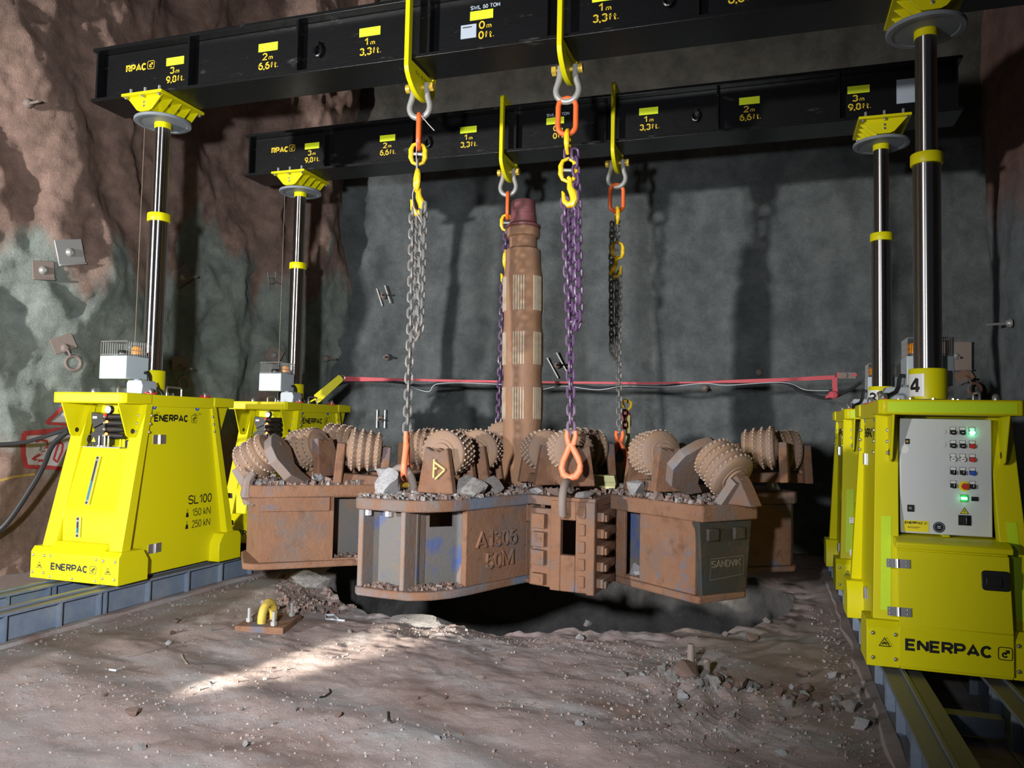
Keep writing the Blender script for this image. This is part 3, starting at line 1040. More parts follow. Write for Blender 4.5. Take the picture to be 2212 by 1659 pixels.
    mb.ball((ux(1960), yc - 0.008, uz(956)), 0.008, 8, 1)
    mb.build('key_switch', [BLKP, ZINCY], cab, bevel=0.002)
    mb = MB(RB)
    mb.cyl((ux(1954), yc, uz(973)), (ux(1954), yc - 0.0015, uz(973)), 0.026, n=24)
    tag(mb.build('round_sticker', WHITE, cab), 'plain white round sticker')
    mb = MB(RB)
    mb.box(ux(1950), ux(2007), yc - 0.0015, yc, uz(1153), uz(1129), 0)
    write(mb, 'ENERPAC', FRONT(ux(1974), yc - 0.002, uz(1134)), 0.10, 0.016, 0.03, 1)
    emblem(mb, FRONT(ux(2000), yc - 0.002, uz(1134)), 0.016, 1)
    for k in range(2):
        mb.stroke([(-0.04, -0.006 * k), (0.03 - 0.01 * k, -0.006 * k)], 0.0025, 0.002, FRONT(ux(1976), yc, uz(1143)), 1)
    mb.build('yellow_sticker', [YELB, INK], cab, smooth=0)
    mb = MB(RB)
    Mx = FRONT(ux(2030), yc, uz(1141))
    mb.stroke(arcp(0, 0, 0.026, 0, 345, 24), 0.013, 0.002, Mx, 0, closed=True)
    for k in range(16):
        a = 2 * pi * k / 16
        mb.stroke([(0.022 * cos(a), 0.022 * sin(a)), (0.03 * cos(a), 0.03 * sin(a))], 0.003, 0.0024, Mx, 1)
    mb.add([(0.02 * cos(2 * pi * k / 20), 0.02 * sin(2 * pi * k / 20), 0.0018) for k in range(20)], [tuple(range(20))], 0, Mx)
    for yy in (0.006, -0.004):
        mb.stroke([(-0.01, yy), (0.01, yy)], 0.005, 0.0024, Mx, 1)
    mb.build('round_sticker', [BLKP, SILV], cab, smooth=0)
    mb = MB(RB)
    mb.prism([(-0.745, 0.93), (-0.33, 0.96), (-0.33, 0.99), (-0.70, 0.985), (-0.745, 0.965)], 'x', -0.30, 0.30)
    mb.build('hood', YEL, T, bevel=0.006)
    mb = MB(RB)
    mb.box(-0.278, 0.278, -0.72, -0.40, 0.55, 0.93)
    mb.box(-0.283, 0.283, -0.775, -0.40, 0.25, 0.55)
    mb.box(-0.02, 0.02, -0.55, -0.36, 0.99, 1.0)
    mb.build('lower_housing', YEL, T, bevel=0.004)
    mb = MB(RB)
    mb.box(-0.292, 0.285, -0.79, -0.775, 0.265, 0.50)
    mb.hexa([(-0.292, -0.79, 0.50), (0.285, -0.79, 0.50), (0.285, -0.772, 0.50), (-0.292, -0.772, 0.50),
             (-0.292, -0.735, 0.92), (0.28, -0.735, 0.92), (0.28, -0.718, 0.92), (-0.292, -0.718, 0.92)])
    dr = mb.build('lower_door', YEL, T, bevel=0.004)
    for z in (0.845, 0.575):
        mb = MB(RB)
        k = (z - 0.5) / 0.42
        y = -0.792 + k * 0.055 - 0.003
        Mx = fm((-0.288, y, z), (1, 0, 0), (0, 0.055, 0.42))
        mb.box(-0.065, 0.06, -0.025, 0.025, 0, 0.006, 0, Mx)
        mb.cyl((-0.006, -0.025, 0.008), (-0.006, 0.025, 0.008), 0.01, n=10, M=Mx)
        for dx in (-0.05, 0.042):
            mb.ball((dx, 0.012, 0.006), 0.005, 6, M=Mx)
            mb.ball((dx, -0.012, 0.006), 0.005, 6, M=Mx)
        mb.build('hinge', STEEL, dr)
    mb = MB(RB)
    Mx = fm((0.205, -0.757, 0.785), (1, 0, 0), (0, 0.055, 0.42))
    pts = arcp(0.05, -0.035, 0.02, -90, 0, 4) + arcp(0.05, 0.035, 0.02, 0, 90, 4) + arcp(-0.05, 0.035, 0.02, 90, 180, 4) + arcp(-0.05, -0.035, 0.02, 180, 270, 4)
    mb.prism(pts, 'z', 0, 0.012, 0, Mx)
    mb.box(-0.05, 0.03, -0.03, 0.02, 0.012, 0.02, 0, Mx)
    mb.build('door_handle', BLKP, dr, bevel=0.003)
    logo(RB, -0.7915, 0.395, 0.44, dr, 0.37)
    # hydraulic cylinder
    mb = MB(M0)
    mb.lathe([(0.20, 1.795), (0.20, 1.815), (0.155, 1.82), (0.15, 1.83)], 32, 1)
    mb.lathe([(0.114, 1.81), (0.117, 2.025), (0.112, 2.035)], 40)
    for k in range(8):
        a = 2 * pi * k / 8
        mb.cyl((0.178 * cos(a), 0.178 * sin(a), 1.815), (0.178 * cos(a), 0.178 * sin(a), 1.835), 0.013, n=8, mi=1)
    mb.build('cylinder_collar', [YEL, STEEL], T)
    mb = MB(M0)
    mb.lathe([(0.087, 2.03), (0.087, 3.42)], 48)
    mb.build('lower_piston', CHROME, T)
    mb = MB(M0)
    mb.lathe([(0.098, 3.42), (0.101, 3.425), (0.101, 3.49), (0.098, 3.495)], 40)
    mb.build('stage_ring', YEL, T)
    mb = MB(M0)
    mb.lathe([(0.068, 3.49), (0.068, 4.31)], 48)
    mb.build('upper_piston', CHROME, T)
    mb = MB(M0)
    mb.lathe([(0.07, 4.30), (0.074, 4.305), (0.074, 4.37)], 40)
    mb.build('top_ring', YEL, T)
    mb = MB(M0)
    mb.lathe([(0.12, 4.352), (0.205, 4.352), (0.21, 4.347), (0.245, 4.347), (0.25, 4.352), (0.25, 4.372), (0.24, 4.378)], 48)
    mb.build('swivel_disc', DISC, T)
    mb = MB(M0)
    mb.box(-0.225, 0.225, -0.285, 0.285, 4.523, 4.548)
    for y in (-0.24, -0.12, 0, 0.12, 0.225):
        w = 0.195 if abs(y) > 0.15 else 0.20
        mb.prism([(-w, 4.523), (w, 4.523), (0.085, 4.40), (0.05, 4.385), (-0.05, 4.385), (-0.085, 4.40)], 'y', y, y + 0.016)
    mb.box(-0.06, 0.06, -0.2, 0.2, 4.40, 4.523)
    mb.cyl((0, 0, 4.37), (0, 0, 4.41), 0.1, n=24, mi=1)
    for sx in (-1, 0, 1):
        for sy in (-1, 1):
            mb.cyl((sx * 0.185, sy * 0.265, 4.50), (sx * 0.185, sy * 0.265, 4.523), 0.015, n=6, mi=1)
    for z in (4.43, 4.465):
        mb.cyl((0.0, -0.246, z), (0.0, -0.238, z), 0.013, n=8, mi=1)
        mb.cyl((0.0, 0.238, z), (0.0, 0.25, z), 0.013, n=8, mi=1)
    mb.build('header_plate', [YEL, STEEL], T, bevel=0.003)
    # clamps holding the beam's flange
    for s in (-1, 1):
        mb = MB(M0)
        mb.box(-0.2, 0.2, s * 0.235 - 0.02, s * 0.235 + 0.02, 4.548, 4.553)
        mb.box(-0.2, 0.2, s * 0.235 - 0.02, s * 0.235 + 0.02, 4.582, 4.59) if 0 else None
        for x in (-0.16, 0, 0.16):
            mb.cyl((x, s * 0.235, 4.548), (x, s * 0.235, 4.602), 0.013, n=6)
        mb.build('beam_clamp', GALV, T)
    # beacon box, its guard and its lamps
    mb = MB(M0)
    mb.box(-0.19, 0.105, -0.42, -0.155, 1.935, 2.14)
    bb = mb.build('beacon_box', BOXG, T, bevel=0.008)
    mb = MB(M0)
    r = 0.003
    x0, x1, y0, y1, z0, z1 = -0.185, 0.10, -0.415, -0.16, 2.14, 2.265
    for z in (2.15, 2.19, 2.23, z1):
        for y in ((y0, y1) if z in (2.15, z1) else ()):
            mb.tube([(x0, y, z), (x1, y, z)], r, 5)
        for x in ((x0, x1) if z in (2.15, z1) else (x1,)):
            mb.tube([(x, y0, z), (x, y1, z)], r, 5)
    for k in range(11):
        t = k / 10
        mb.tube([(x0, y0 + (y1 - y0) * t, z0), (x0, y0 + (y1 - y0) * t, z1)], r, 5)
        mb.tube([(x1, y0 + (y1 - y0) * t, z0), (x1, y0 + (y1 - y0) * t, z1)], r, 5)
        if t in (0, 1):
            mb.tube([(x0 + (x1 - x0) * t, y0, z0), (x0 + (x1 - x0) * t, y0, z1)], r, 5)
    for k in range(7):
        mb.tube([(x0 + 0.012 * k, y1, z0), (x0 + 0.012 * k, y1, z1)], r, 5)
    mb.build('wire_guard', GALV, bb)
    mb = MB(M0)
    mb.lathe([(0.04, 2.14), (0.045, 2.15), (0.045, 2.185), (0.038, 2.195)], 20, 0, Matrix.Translation((-0.06, -0.29, 0)))
    mb.build('siren', BLKP, bb)
    mb = MB(M0)
    mb.lathe([(0.05, 2.14), (0.05, 2.16), (0.043, 2.162)], 20, 1, Matrix.Translation((0.045, -0.24, 0)))
    mb.lathe([(0.044, 2.16), (0.044, 2.215), (0.03, 2.235), (0.005, 2.24)], 20, 0, Matrix.Translation((0.045, -0.24, 0)))
    tag(mb.build('beacon_lamp', [AMBER, BLKP], bb), 'amber beacon lamp')
    mb = MB(M0)
    mb.prism([(0.075, 1.80), (0.235, 1.80), (0.245, 1.88), (0.225, 1.925), (0.085, 1.925), (0.07, 1.90)], 'y', -0.37, -0.20)
    mb.cyl((0.10, -0.28, 1.92), (0.10, -0.28, 1.945), 0.03, n=14)
    mb.build('junction_box', BOXD, T, bevel=0.004)
    mb = MB(M0)
    mb.tube([(0.10, -0.2, 2.0), (0.13, -0.2, 2.005), (0.145, -0.2, 1.98), (0.15, -0.2, 1.93), (0.17, -0.19, 1.89), (0.215, -0.175, 1.865), (0.255, -0.16, 1.83), (0.265, -0.155, 1.805)], 0.014, 10)
    mb.build('conduit', BLKP, T)
    mb = MB(M0)
    mb.tube([(0.29, -0.13, 1.80), (0.29, -0.13, 1.865), (0.29, -0.12, 1.878), (0.29, 0.04, 1.878), (0.29, 0.055, 1.865), (0.29, 0.055, 1.80)], 0.009, 10)
    mb.build('grab_handle', STEEL, T)
    mb = MB(M0)
    mb.tube([(-0.29, -0.10, 1.80), (-0.29, -0.10, 1.865), (-0.29, -0.09, 1.878), (-0.29, 0.05, 1.878), (-0.29, 0.06, 1.865), (-0.29, 0.06, 1.80)], 0.009, 10)
    mb.build('grab_handle', STEEL, T)
    for sx in (-1, 1):
        for sy in (-1, 1):
            mb = MB(M0)
            c = Matrix.Translation((sx * 0.315, sy * 0.345, 0))
            mb.lathe([(0.045, 1.80), (0.045, 1.812), (0.03, 1.816)], 20, 0, c)
            mb.lathe([(0.022, 1.812), (0.022, 1.84), (0.012, 1.855), (0.004, 1.858)], 14, 1, c)
            if sx > 0:
                mb.box(sx * 0.315 - 0.01, sx * 0.315 + 0.01, sy * 0.345 - 0.06, sy * 0.345 + 0.06, 1.813, 1.823, 0)
            mb.build('lifting_point', [RED, STEEL], T)
    mb = MB(M0)
    mb.tube([(-0.242, 0.03, 4.352), (-0.242, 0.03, 1.80)], 0.0022, 5)
    mb.build('sensor_wire', mat('thin_sensor_wire', (0.30, 0.25, 0.17), 0.5), T)
    return T


GL = 'four gantry legs'
LF = make_tower()
LR = copy_tree(LF)
RF = copy_tree(LF)
RR = copy_tree(LF)
LR.location = (-3.21, 2.393, ZB)
RF.location = (3.21, 0.11, ZB)
for o in list(RF.children) + list(RR.children):
    if o.name.startswith('sensor_wire'):
        bpy.data.objects.remove(o)
RR.location = (3.21, 2.393, ZB)
RF.rotation_euler = RR.rotation_euler = (0, 0, pi)
tag(LF, 'yellow hydraulic gantry leg standing fully in view at the front of the left track', 'gantry leg', GL)
tag(LR, 'yellow hydraulic gantry leg partly hidden behind the rusty cutters on the left track', 'gantry leg', GL)
tag(RF, 'yellow hydraulic gantry leg numbered 4 with the pale control cabinet in view', 'gantry leg', GL)
tag(RR, 'yellow hydraulic gantry leg numbered 3, mostly hidden behind leg 4 on the right track', 'gantry leg', GL)
for T, n in ((RF, '4'), (RR, '3')):
    R = Matrix.Translation((0, 0, -ZB)) @ Matrix.Rotation(pi, 4, 'Z')
    mb = MB(R)
    vs, fs = [], []
    for k in range(9):
        a = radians(-172 + 62 * k / 8)
        for z in (1.848, 1.998):
            vs.append((0.1185 * cos(a), 0.1185 * sin(a), z))
    mb.add(vs, [(2 * k, 2 * k + 2, 2 * k + 3, 2 * k + 1) for k in range(8)], 0)
    tb = MB()
    write(tb, n, Matrix.Identity(4), None, 0.11, 0.02)
    am = radians(-141)
    mb.add([(0.1195 * cos(am + v.x / 0.1195), 0.1195 * sin(am + v.x / 0.1195), 1.922 + v.y) for v in tb.v], tb.f, 1)
    mb.build('number_plate', [WHITE, INK], T, smooth=0)


# ------------------------------------------------------------------ lifting beams
def make_beam(y, label, plate, sheet):
    B = empty('lifting_beam', (0, y, 4.55), 0, label, 'beam', 'two black lifting beams')
    M0 = Matrix.Translation((0, 0, -4.55))
    L = 3.87
    mb = MB(M0)
    mb.box(-L, L, -0.10, 0.32, 4.55, 4.582)
    mb.box(-L, L, -0.10, 0.32, 5.032, 5.064)
    mb.box(-L + 0.03, L - 0.03, 0.0, 0.02, 4.582, 5.032)
    mb.box(-L + 0.03, L - 0.03, 0.20, 0.22, 4.582, 5.032)
    mb.box(-L + 0.03, -L + 0.05, 0.0, 0.22, 4.582, 5.032)
    mb.box(L - 0.05, L - 0.03, 0.0, 0.22, 4.582, 5.032)
    mb.build('girder', BLK, B, bevel=0.004)
    for x in (-3.82, -2.78, -1.65, -0.42, 0.565, 1.70, 2.82, 3.82):
        for a, b in ((-0.09, 0.0), (0.22, 0.31)):
            mb = MB(M0)
            mb.box(x - 0.01, x + 0.01, a, b, 4.582, 5.032)
            mb.build('stiffener', BLK, B)
    for x in (-1.48, 1.48):
        mb = MB(M0)
        mb.tube([(x + 0.035 * cos(a), -0.03, 4.77 + 0.05 * sin(a)) for a in [2 * pi * k / 16 for k in range(16)]], 0.014, 8, closed=True)
        mb.box(x - 0.02, x + 0.02, -0.05, 0.0, 4.80, 4.84)
        mb.build('pad_eye', BLK, B)
    for k in range(-3, 4):
        x = float(k)
        mb = MB(M0)
        mb.box(x - 0.098, x + 0.098, -0.004, 0.0, 4.842, 4.915)
        mb.build('marker_foil', STRIPE, B)
        mb = MB(M0)
        m, ft = {0: ('0', '0'), 1: ('1', '3,3'), 2: ('2', '6,6'), 3: ('3', '9,8')}[abs(k)]
        if k == 0:
            x += 0.035
        write(mb, m, FRONT(x - 0.03, -0.003, 4.795), None, 0.066, 0.02)
        write(mb, 'm', FRONT(x + 0.03, -0.003, 4.784), None, 0.042, 0.02)
        wd = 0.045 if k == 0 else 0.115
        mb.build('lettering', GOLD, B, smooth=0)
        mb = MB(M0)
        write(mb, ft, FRONT(x - 0.035, -0.003, 4.712), wd, 0.066, 0.02)
        write(mb, 'ft.', FRONT(x + wd / 2 + 0.012, -0.003, 4.713), None, 0.055, 0.02)
        mb.build('lettering', GOLD, B, smooth=0)
    mb = MB(M0)
    write(mb, 'RPAC', FRONT(-3.445, -0.003, 4.87), 0.235, 0.07, 0.03)
    mb.build('lettering', GOLD, B, smooth=0)
    mb = MB(M0)
    emblem(mb, FRONT(-3.275, -0.003, 4.878), 0.075)
    mb.build('emblem', GOLD, B, smooth=0)
    mb = MB(M0)
    write(mb, 'SWL 60 TON', FRONT(0.03, -0.003, 4.945), 0.25, 0.035, 0.02)
    tag(mb.build('lettering', SILV, B, smooth=0), 'grey load rating lettering')
    if plate:
        mb = MB(M0)
        mb.box(-0.175, -0.042, -0.005, 0.0, 4.70, 4.812, 0)
        mb.stroke([(-0.05, 0.035), (0.03, 0.035)], 0.008, 0.0055, FRONT(-0.11, 0, 4.756), 1)
        mb.build('name_plate', [SILV, INK], B)
    if sheet:
        mb = MB(M0)
        mb.box(3.33, 3.53, -0.006, 0.0, 4.70, 4.93)
        mb.build('paper_sheet', SILV, B)
    return B


make_beam(0.0, 'black box lifting beam crossing the top of the photo, nearest', True, False)
make_beam(2.283, 'black box lifting beam behind the near one, with a grey sheet near one end', False, True)


# ------------------------------------------------------------------ lifting plates, shackles, slings
def make_plate(x, y, label):
    T = empty('lifting_plate', (x, y + 0.11, 4.55), 0, label, 'lifting plate', 'yellow plates hung over the beams')
    mb = MB()
    z0 = -4.55
    h = 0.02
    zs = lambda z: z + z0
    # a closed loop of plate round the beam, drawn in the y-z plane
    mb.prism([(-0.275, zs(4.46)), (-0.215, zs(4.535)), (-0.215, zs(5.08)), (-0.275, zs(5.08))], 'x', -h, h)
    mb.prism([(0.275, zs(4.46)), (0.215, zs(4.535)), (0.215, zs(5.08)), (0.275, zs(5.08))], 'x', -h, h)
    top = [(-0.275, zs(5.08)), (-0.275, zs(5.12))] + [(-0.235 + 0.04 * cos(radians(a)), zs(5.13) + 0.04 * sin(radians(a))) for a in (180, 150, 120, 90)]
    top += [(-y_, z_) for y_, z_ in top[::-1]]
    mb.prism(top, 'x', -h, h)
    half = [(0.275, 4.47), (0.262, 4.425), (0.225, 4.38), (0.165, 4.335), (0.10, 4.305), (0.04, 4.292)]
    bot = [(-0.215, zs(4.535)), (0.215, zs(4.535))] + [(a, zs(z)) for a, z in half] + [(-a, zs(z)) for a, z in half[::-1]]
    mb.prism(bot, 'x', -h, h)
    mb.build('plate', YEL, T, bevel=0.004)
    mb = MB()
    write(mb, 'SWL 15 TON', fm((h + 0.001, -0.02, zs(4.47)), (0, 1, 0), (0, 0, 1)), 0.24, 0.03, 0.01)
    mb.build('lettering', INK, T, smooth=0)
    return T


def make_shackle(x, y, label, flip=False):
    S = empty('bow_shackle', (x, y + 0.11, 4.395), 0, label, 'shackle', 'grey bow shackles')
    mb = MB()
    pts = [(-0.062, 0, 0.03), (-0.062, 0, 0), (-0.062, 0, -0.05), (-0.075, 0, -0.10)]
    pts += [(0.092 * cos(radians(a)), 0, -0.165 + 0.092 * sin(radians(a))) for a in range(165, 376, 15)]
    pts += [(0.075, 0, -0.10), (0.062, 0, -0.05), (0.062, 0, 0), (0.062, 0, 0.03)]
    mb.tube(pts, [0.024, 0.026] + [0.0255] * (len(pts) - 4) + [0.026, 0.024], 12, flat=(0, 1, 0))
    mb.build('bow', GALV, S)
    mb = MB()
    s = -1 if flip else 1
    mb.cyl((-0.10 * s, 0, 0), (0.12 * s, 0, 0), 0.018, n=14)
    mb.cyl((-0.122 * s, 0, 0), (-0.088 * s, 0, 0), 0.038, n=12)
    mb.build('pin', ZINCY, S)
    mb = MB()
    mb.cyl((0.090 * s, 0, 0), (0.125 * s, 0, 0), 0.04, n=6)
    mb.build('nut', ZINCY, S)
    return S


PX = [(-0.575, 0.0, 'front left'), (0.69, 0.0, 'front right'), (-0.556, 2.283, 'rear left'), (0.658, 2.283, 'rear right')]
pl = ['yellow lifting plate on the near beam above the grey chain', 'yellow lifting plate on the near beam above the thick purple chain',
      'yellow lifting plate on the far beam left of the maroon pipe cap', 'yellow lifting plate on the far beam above the thin grey chain']
sl = ['grey bow shackle under the near beam holding the grey chain', 'grey bow shackle under the near beam holding an orange ring seen face on',
      'grey bow shackle under the far beam left of the maroon pipe cap', 'grey bow shackle under the far beam holding the thin grey chain']
for i, (x, y, _) in enumerate(PX):
    make_plate(x, y, pl[i])
    make_shackle(x, y, sl[i], flip=(i == 1))


def link_pts(h, w, n=5):
    """oval loop of inner length h, bar centre half width w, in the XZ plane, centred"""
    pts = []
    for k in range(n + 1):
        a = pi * k / n
        pts.append((w * cos(a), 0, h / 2 - w * 0 + w * sin(a) * 0.9))
    for k in range(n + 1):
        a = pi + pi * k / n
        pts.append((w * cos(a), 0, -h / 2 + w * sin(a) * 0.9))
    return pts


def chain(mb, pts, d=0.02, pitch=0.06, tw=0.0, mi=0, seg=5, n=6):
    """links strung along a polyline; every second one turned by 90 degrees"""
    pts = [V(p) for p in pts]
    L = [0]
    for i in range(1, len(pts)):
        L.append(L[-1] + (pts[i] - pts[i - 1]).length)
    cnt = max(1, int(round(L[-1] / pitch)))
    pos = lambda s: next((pts[i - 1].lerp(pts[i], (s - L[i - 1]) / (L[i] - L[i - 1])) for i in range(1, len(pts)) if s <= L[i] + 1e-9), pts[-1])
    base = link_pts(pitch - d * 1.12, d * 1.22, seg)
    for k in range(cnt):
        s = (k + 0.5) / cnt * L[-1]
        c = pos(s)
        t = (pos(min(s + 0.02, L[-1])) - pos(max(s - 0.02, 0))).normalized()
        a = tw + (pi / 2 if k % 2 else 0) + RND.uniform(-0.18, 0.18)
        ref = V((cos(a), sin(a), 0))
        x = (ref - t * ref.dot(t))
        x = x.normalized() if x.length > 1e-3 else V((1, 0, 0))
        y = t.cross(x)
        M = Matrix(((x.x, y.x, t.x, c.x), (x.y, y.y, t.y, c.y), (x.z, y.z, t.z, c.z), (0, 0, 0, 1)))
        mb.tube(base, d / 2, n, closed=True, mi=mi, M=M, flat=(0, 1, 0))


def sling(top, hook, az, cmat, loop_z, loop_dx, hmat, label, hook_az, twin=True, zmid=3.55, side=0.03, d=0.0225):
    """top: where the master link hangs (x,y,z); hook: top of the bottom hook; loop_z: lowest point of the slack loop"""
    S = empty('chain_sling', top, 0, label, 'chain sling', 'four chain slings')
    O = V(top)
    loc = lambda p: V(p) - O
    ln = lambda z: V((top[0] + (hook[0] - top[0]) * (top[2] - z) / (top[2] - hook[2]), top[1] + (hook[1] - top[1]) * (top[2] - z) / (top[2] - hook[2]), z))
    A = Matrix.Rotation(az, 4, 'Z')
    mb = MB(A)
    mb.tube([(p[0], p[1], p[2] - 0.145) for p in link_pts(0.16, 0.07, 8)], 0.0215, 12, closed=True, flat=(0, 1, 0))
    mb.build('master_link', ORANGE, S)

    def connector(c, az_, h=0.15):
        mb = MB(Matrix.Translation(loc(c)) @ Matrix.Rotation(az_, 4, 'Z'))
        for s in (1, -1):
            pts = [(-0.054, 0, 0.0), (-0.058, 0, s * 0.03), (-0.042, 0, s * 0.072), (0, 0, s * 0.092), (0.042, 0, s * 0.072), (0.058, 0, s * 0.03), (0.054, 0, 0)]
            mb.tube(pts, [0.023, 0.022, 0.016, 0.0145, 0.016, 0.022, 0.023], 10, flat=(0, 1, 0))
        mb.cyl((-0.07, 0, 0), (0.07, 0, 0), 0.013, n=8, mi=1)
        mb.build('connecting_link', [HOOKY, GALV], S)
    z1 = top[2] - 0.36
    connector(ln(z1 + 0.02), az + pi / 2)
    mb = MB(Matrix.Translation(-O))
    chain(mb, [ln(z1 - 0.035), ln(zmid + 0.09)], d, d * 2.95, az)
    c2 = ln(zmid)
    off = V((cos(az) * 0 + loop_dx, 0, 0))
    mb.build('upper_chain', cmat, S)
    mb = MB(Matrix.Translation(-O))
    chain(mb, [c2 + V((-loop_dx * 0.35, 0, -0.22)), ln(loop_z), V(hook) + V((0, 0, 0.0))], d, d * 2.95, az)
    if twin:
        t0 = ln(z1 - 0.05) + off * 0.8
        a = ln(zmid - 0.2) + off
        b = ln(loop_z + 0.08) + off * 1.05
        m = ln(loop_z) + off * 0.6
        e = ln(loop_z + 0.10) + off * 0.25 + V((0, side, 0))
        g = ln(zmid - 0.25) + off * 0.25 + V((0, side, 0))
        chain(mb, [t0 if twin == 2 else a, a, b, m, e, g], d, d * 2.95, az + 0.5)
    mb.build('chain', cmat, S)
    connector(c2, az + 0.2)
    # shortening grab hook
    mb = MB(Matrix.Translation(loc(c2)) @ Matrix.Rotation(az * 0.3, 4, 'Z'))
    sgn = 1 if loop_dx > 0 else -1
    pts = [(0.0, 0, -0.055), (0.02 * sgn, 0, -0.075), (0.015 * sgn, 0, -0.10), (0.02 * sgn, 0, -0.14), (0.045 * sgn, 0, -0.19), (0.055 * sgn, 0, -0.235),
           (0.04 * sgn, 0, -0.27), (0.0, 0, -0.275), (-0.028 * sgn, 0, -0.24), (-0.035 * sgn, 0, -0.185), (-0.045 * sgn, 0, -0.165)]
    mb.tube(pts, [0.015, 0.019, 0.022, 0.028, 0.033, 0.036, 0.034, 0.028, 0.021, 0.015, 0.007], 10, flat=(0, 1, 0))
    mb.build('grab_hook', HOOKY, S)
    # self-locking bottom hook
    mb = MB(Matrix.Translation(loc(hook)) @ Matrix.Rotation(hook_az, 4, 'Z'))
    for s in (-1, 1):
        mb.tube([(s * 0.034, 0, 0.005), (s * 0.036, 0, -0.04), (s * 0.02, 0, -0.10)], [0.017, 0.02, 0.022], 10, flat=(0, 1, 0))
    mb.cyl((-0.045, 0, -0.01), (0.045, 0, -0.01), 0.009, n=8, mi=1)
    body = [(-0.005, 0, -0.09), (-0.03, 0, -0.16), (-0.062, 0, -0.23), (-0.075, 0, -0.285), (-0.058, 0, -0.335), (-0.01, 0, -0.362), (0.045, 0, -0.345), (0.075, 0, -0.30), (0.08, 0, -0.25)]
    mb.tube(body, [0.026, 0.024, 0.024, 0.026, 0.029, 0.031, 0.03, 0.027, 0.022], 12, flat=(0, 1, 0))
    mb.tube([(0.0, 0, -0.10), (0.03, 0, -0.15), (0.062, 0, -0.205), (0.08, 0, -0.255)], [0.024, 0.026, 0.025, 0.02], 12, flat=(0, 1, 0))
    mb.build('locking_hook', [hmat, GALV], S)
    return S


ZT = 4.165
H_FL = on(879, 933, y=-0.06)
H_FR = on(1234, 932, y=0.22)
H_LR = on(1076, 930, y=2.25)
H_RR = on(1338, 932, y=2.22)
sling((-0.575, 0.11, ZT), H_FL, radians(112), CHAING, 2.28, 0.075, ORANGED, 'grey chain sling with slack loop hanging from the near beam', radians(103), zmid=3.60)
sling((0.69, 0.11, ZT), H_FR, radians(5), PURPLE, 2.36, 0.07, ORANGED, 'thick purple chain sling with slack loop hanging from the near beam', radians(-8), twin=2, zmid=3.60)
sling((-0.556, 2.393, ZT), H_LR, radians(106), PURPLE, 2.4, 0.05, ORANGE, 'purple chain sling hanging from the far beam just left of the pipe', radians(0), twin=False, zmid=3.42)
sling((0.658, 2.393, ZT), H_RR, radians(20), CHAING, 2.32, -0.07, ORANGE, 'thin grey chain sling hanging from the far beam right of the pipe', radians(-4), twin=2, zmid=3.45, d=0.02)
mb = MB()
o1 = on(906, 245, y=0.06)
mb.tube([o1, on(925, 268, y=0.02), on(938, 282, y=0.0)], 0.004, 6)
mb.tube([on(905, 262, y=0.04), on(901, 300, y=0.03), on(899, 335, y=0.03), on(902, 375, y=0.03), on(891, 420, y=0.02), on(892, 445, y=0.02), on(910, 480, y=0.0)], 0.004, 6)
tag(mb.build('cord', mat('dirty_white_cord', (0.5, 0.45, 0.42), 0.7)), 'thin dirty white cord tied along the grey chain under the near beam', 'cord')

# ------------------------------------------------------------------ the raise-boring head
ZD, ZU = 1.06, 0.36
HEAD = empty('boring_head', (0.05, 1.25, ZU), 0, 'rusty star-shaped boring head with roller cutters, slung over the pit', 'boring head')
HM = Matrix.Translation((-0.05, -1.25, -ZU))


def plate_poly(mb, poly, z0, z1, mi=0):
    mb.prism(poly, 'z', z0, z1, mi)


# left near wing, its outer end open with ribs
mb = MB(HM)
NW = [(-0.66, -0.61), (-0.62, -0.66), (-0.42, -0.685), (-0.19, -0.695), (-0.05, -0.62), (0.06, -0.50), (0.14, -0.34), (0.27, 0.0), (0.46, 0.42), (-0.40, 0.60), (-0.55, 0.1)]
plate_poly(mb, NW, 0.975, ZD)
plate_poly(mb, [(x * 0.99, y + 0.012) for x, y in NW], ZU, 0.42)
w = mb.build('wing_plates', mat('mud_caked_blue_steel', (0.21, 0.105, 0.058), 0.85, bump=[(20, 0.012), (90, 0.005)], mixes=[((0.17, 0.15, 0.145), 2.4, 0.44, 0.58), ((0.14, 0.165, 0.22), 2.1, 0.50, 0.62)]), HEAD, bevel=0.014, seg=3)
mb = MB(HM)
mb.vplate((-0.60, -0.45), (-0.625, -0.63), 0.42, 0.975, 0.045)
mb.build('rib', GREYM, HEAD, bevel=0.01, seg=2)
mb = MB(HM)
mb.vplate((-0.235, -0.665), (-0.19, -0.40), 0.42, 0.975, 0.04)
mb.build('rib', GREYM, HEAD, bevel=0.01, seg=2)
mb = MB(HM)
mb.prism([(0.42, 0.42), (0.0, 0.42), (-0.33, 0.42), (-0.33, 0.5), (-0.20, 0.70), (-0.14, 0.975), (0.42, 0.975)], 'x', -0.01, 0.035,
         0, Matrix.Translation((0.13, 0, 0)) @ Matrix.Rotation(radians(-18), 4, 'Z'))
mb.build('rib', GREYM, HEAD, bevel=0.01, seg=2)
mb = MB(HM)
mb.vplate((-0.60, -0.50), (-0.20, -0.525), 0.42, 0.975, 0.03)
mb.vplate((-0.20, -0.40), (-0.02, -0.24), 0.42, 0.975, 0.03, (0.035, 0.22, 0.84, 0.965))
mb.vplate((-0.02, -0.24), (0.11, -0.19), 0.42, 0.975, 0.03)
tag(mb.build('web_plate', BLUEM, HEAD), 'worn blue web plate')
mb = MB(HM)
mb.vplate((0.105, -0.34), (0.45, 0.42), 0.42, 0.975, 0.05, (0.66, 0.73, 0.84, 0.975))
sw = mb.build('side_wall', RUST, HEAD, bevel=0.006)
d1 = V((0.345, 0.76, 0)).normalized()
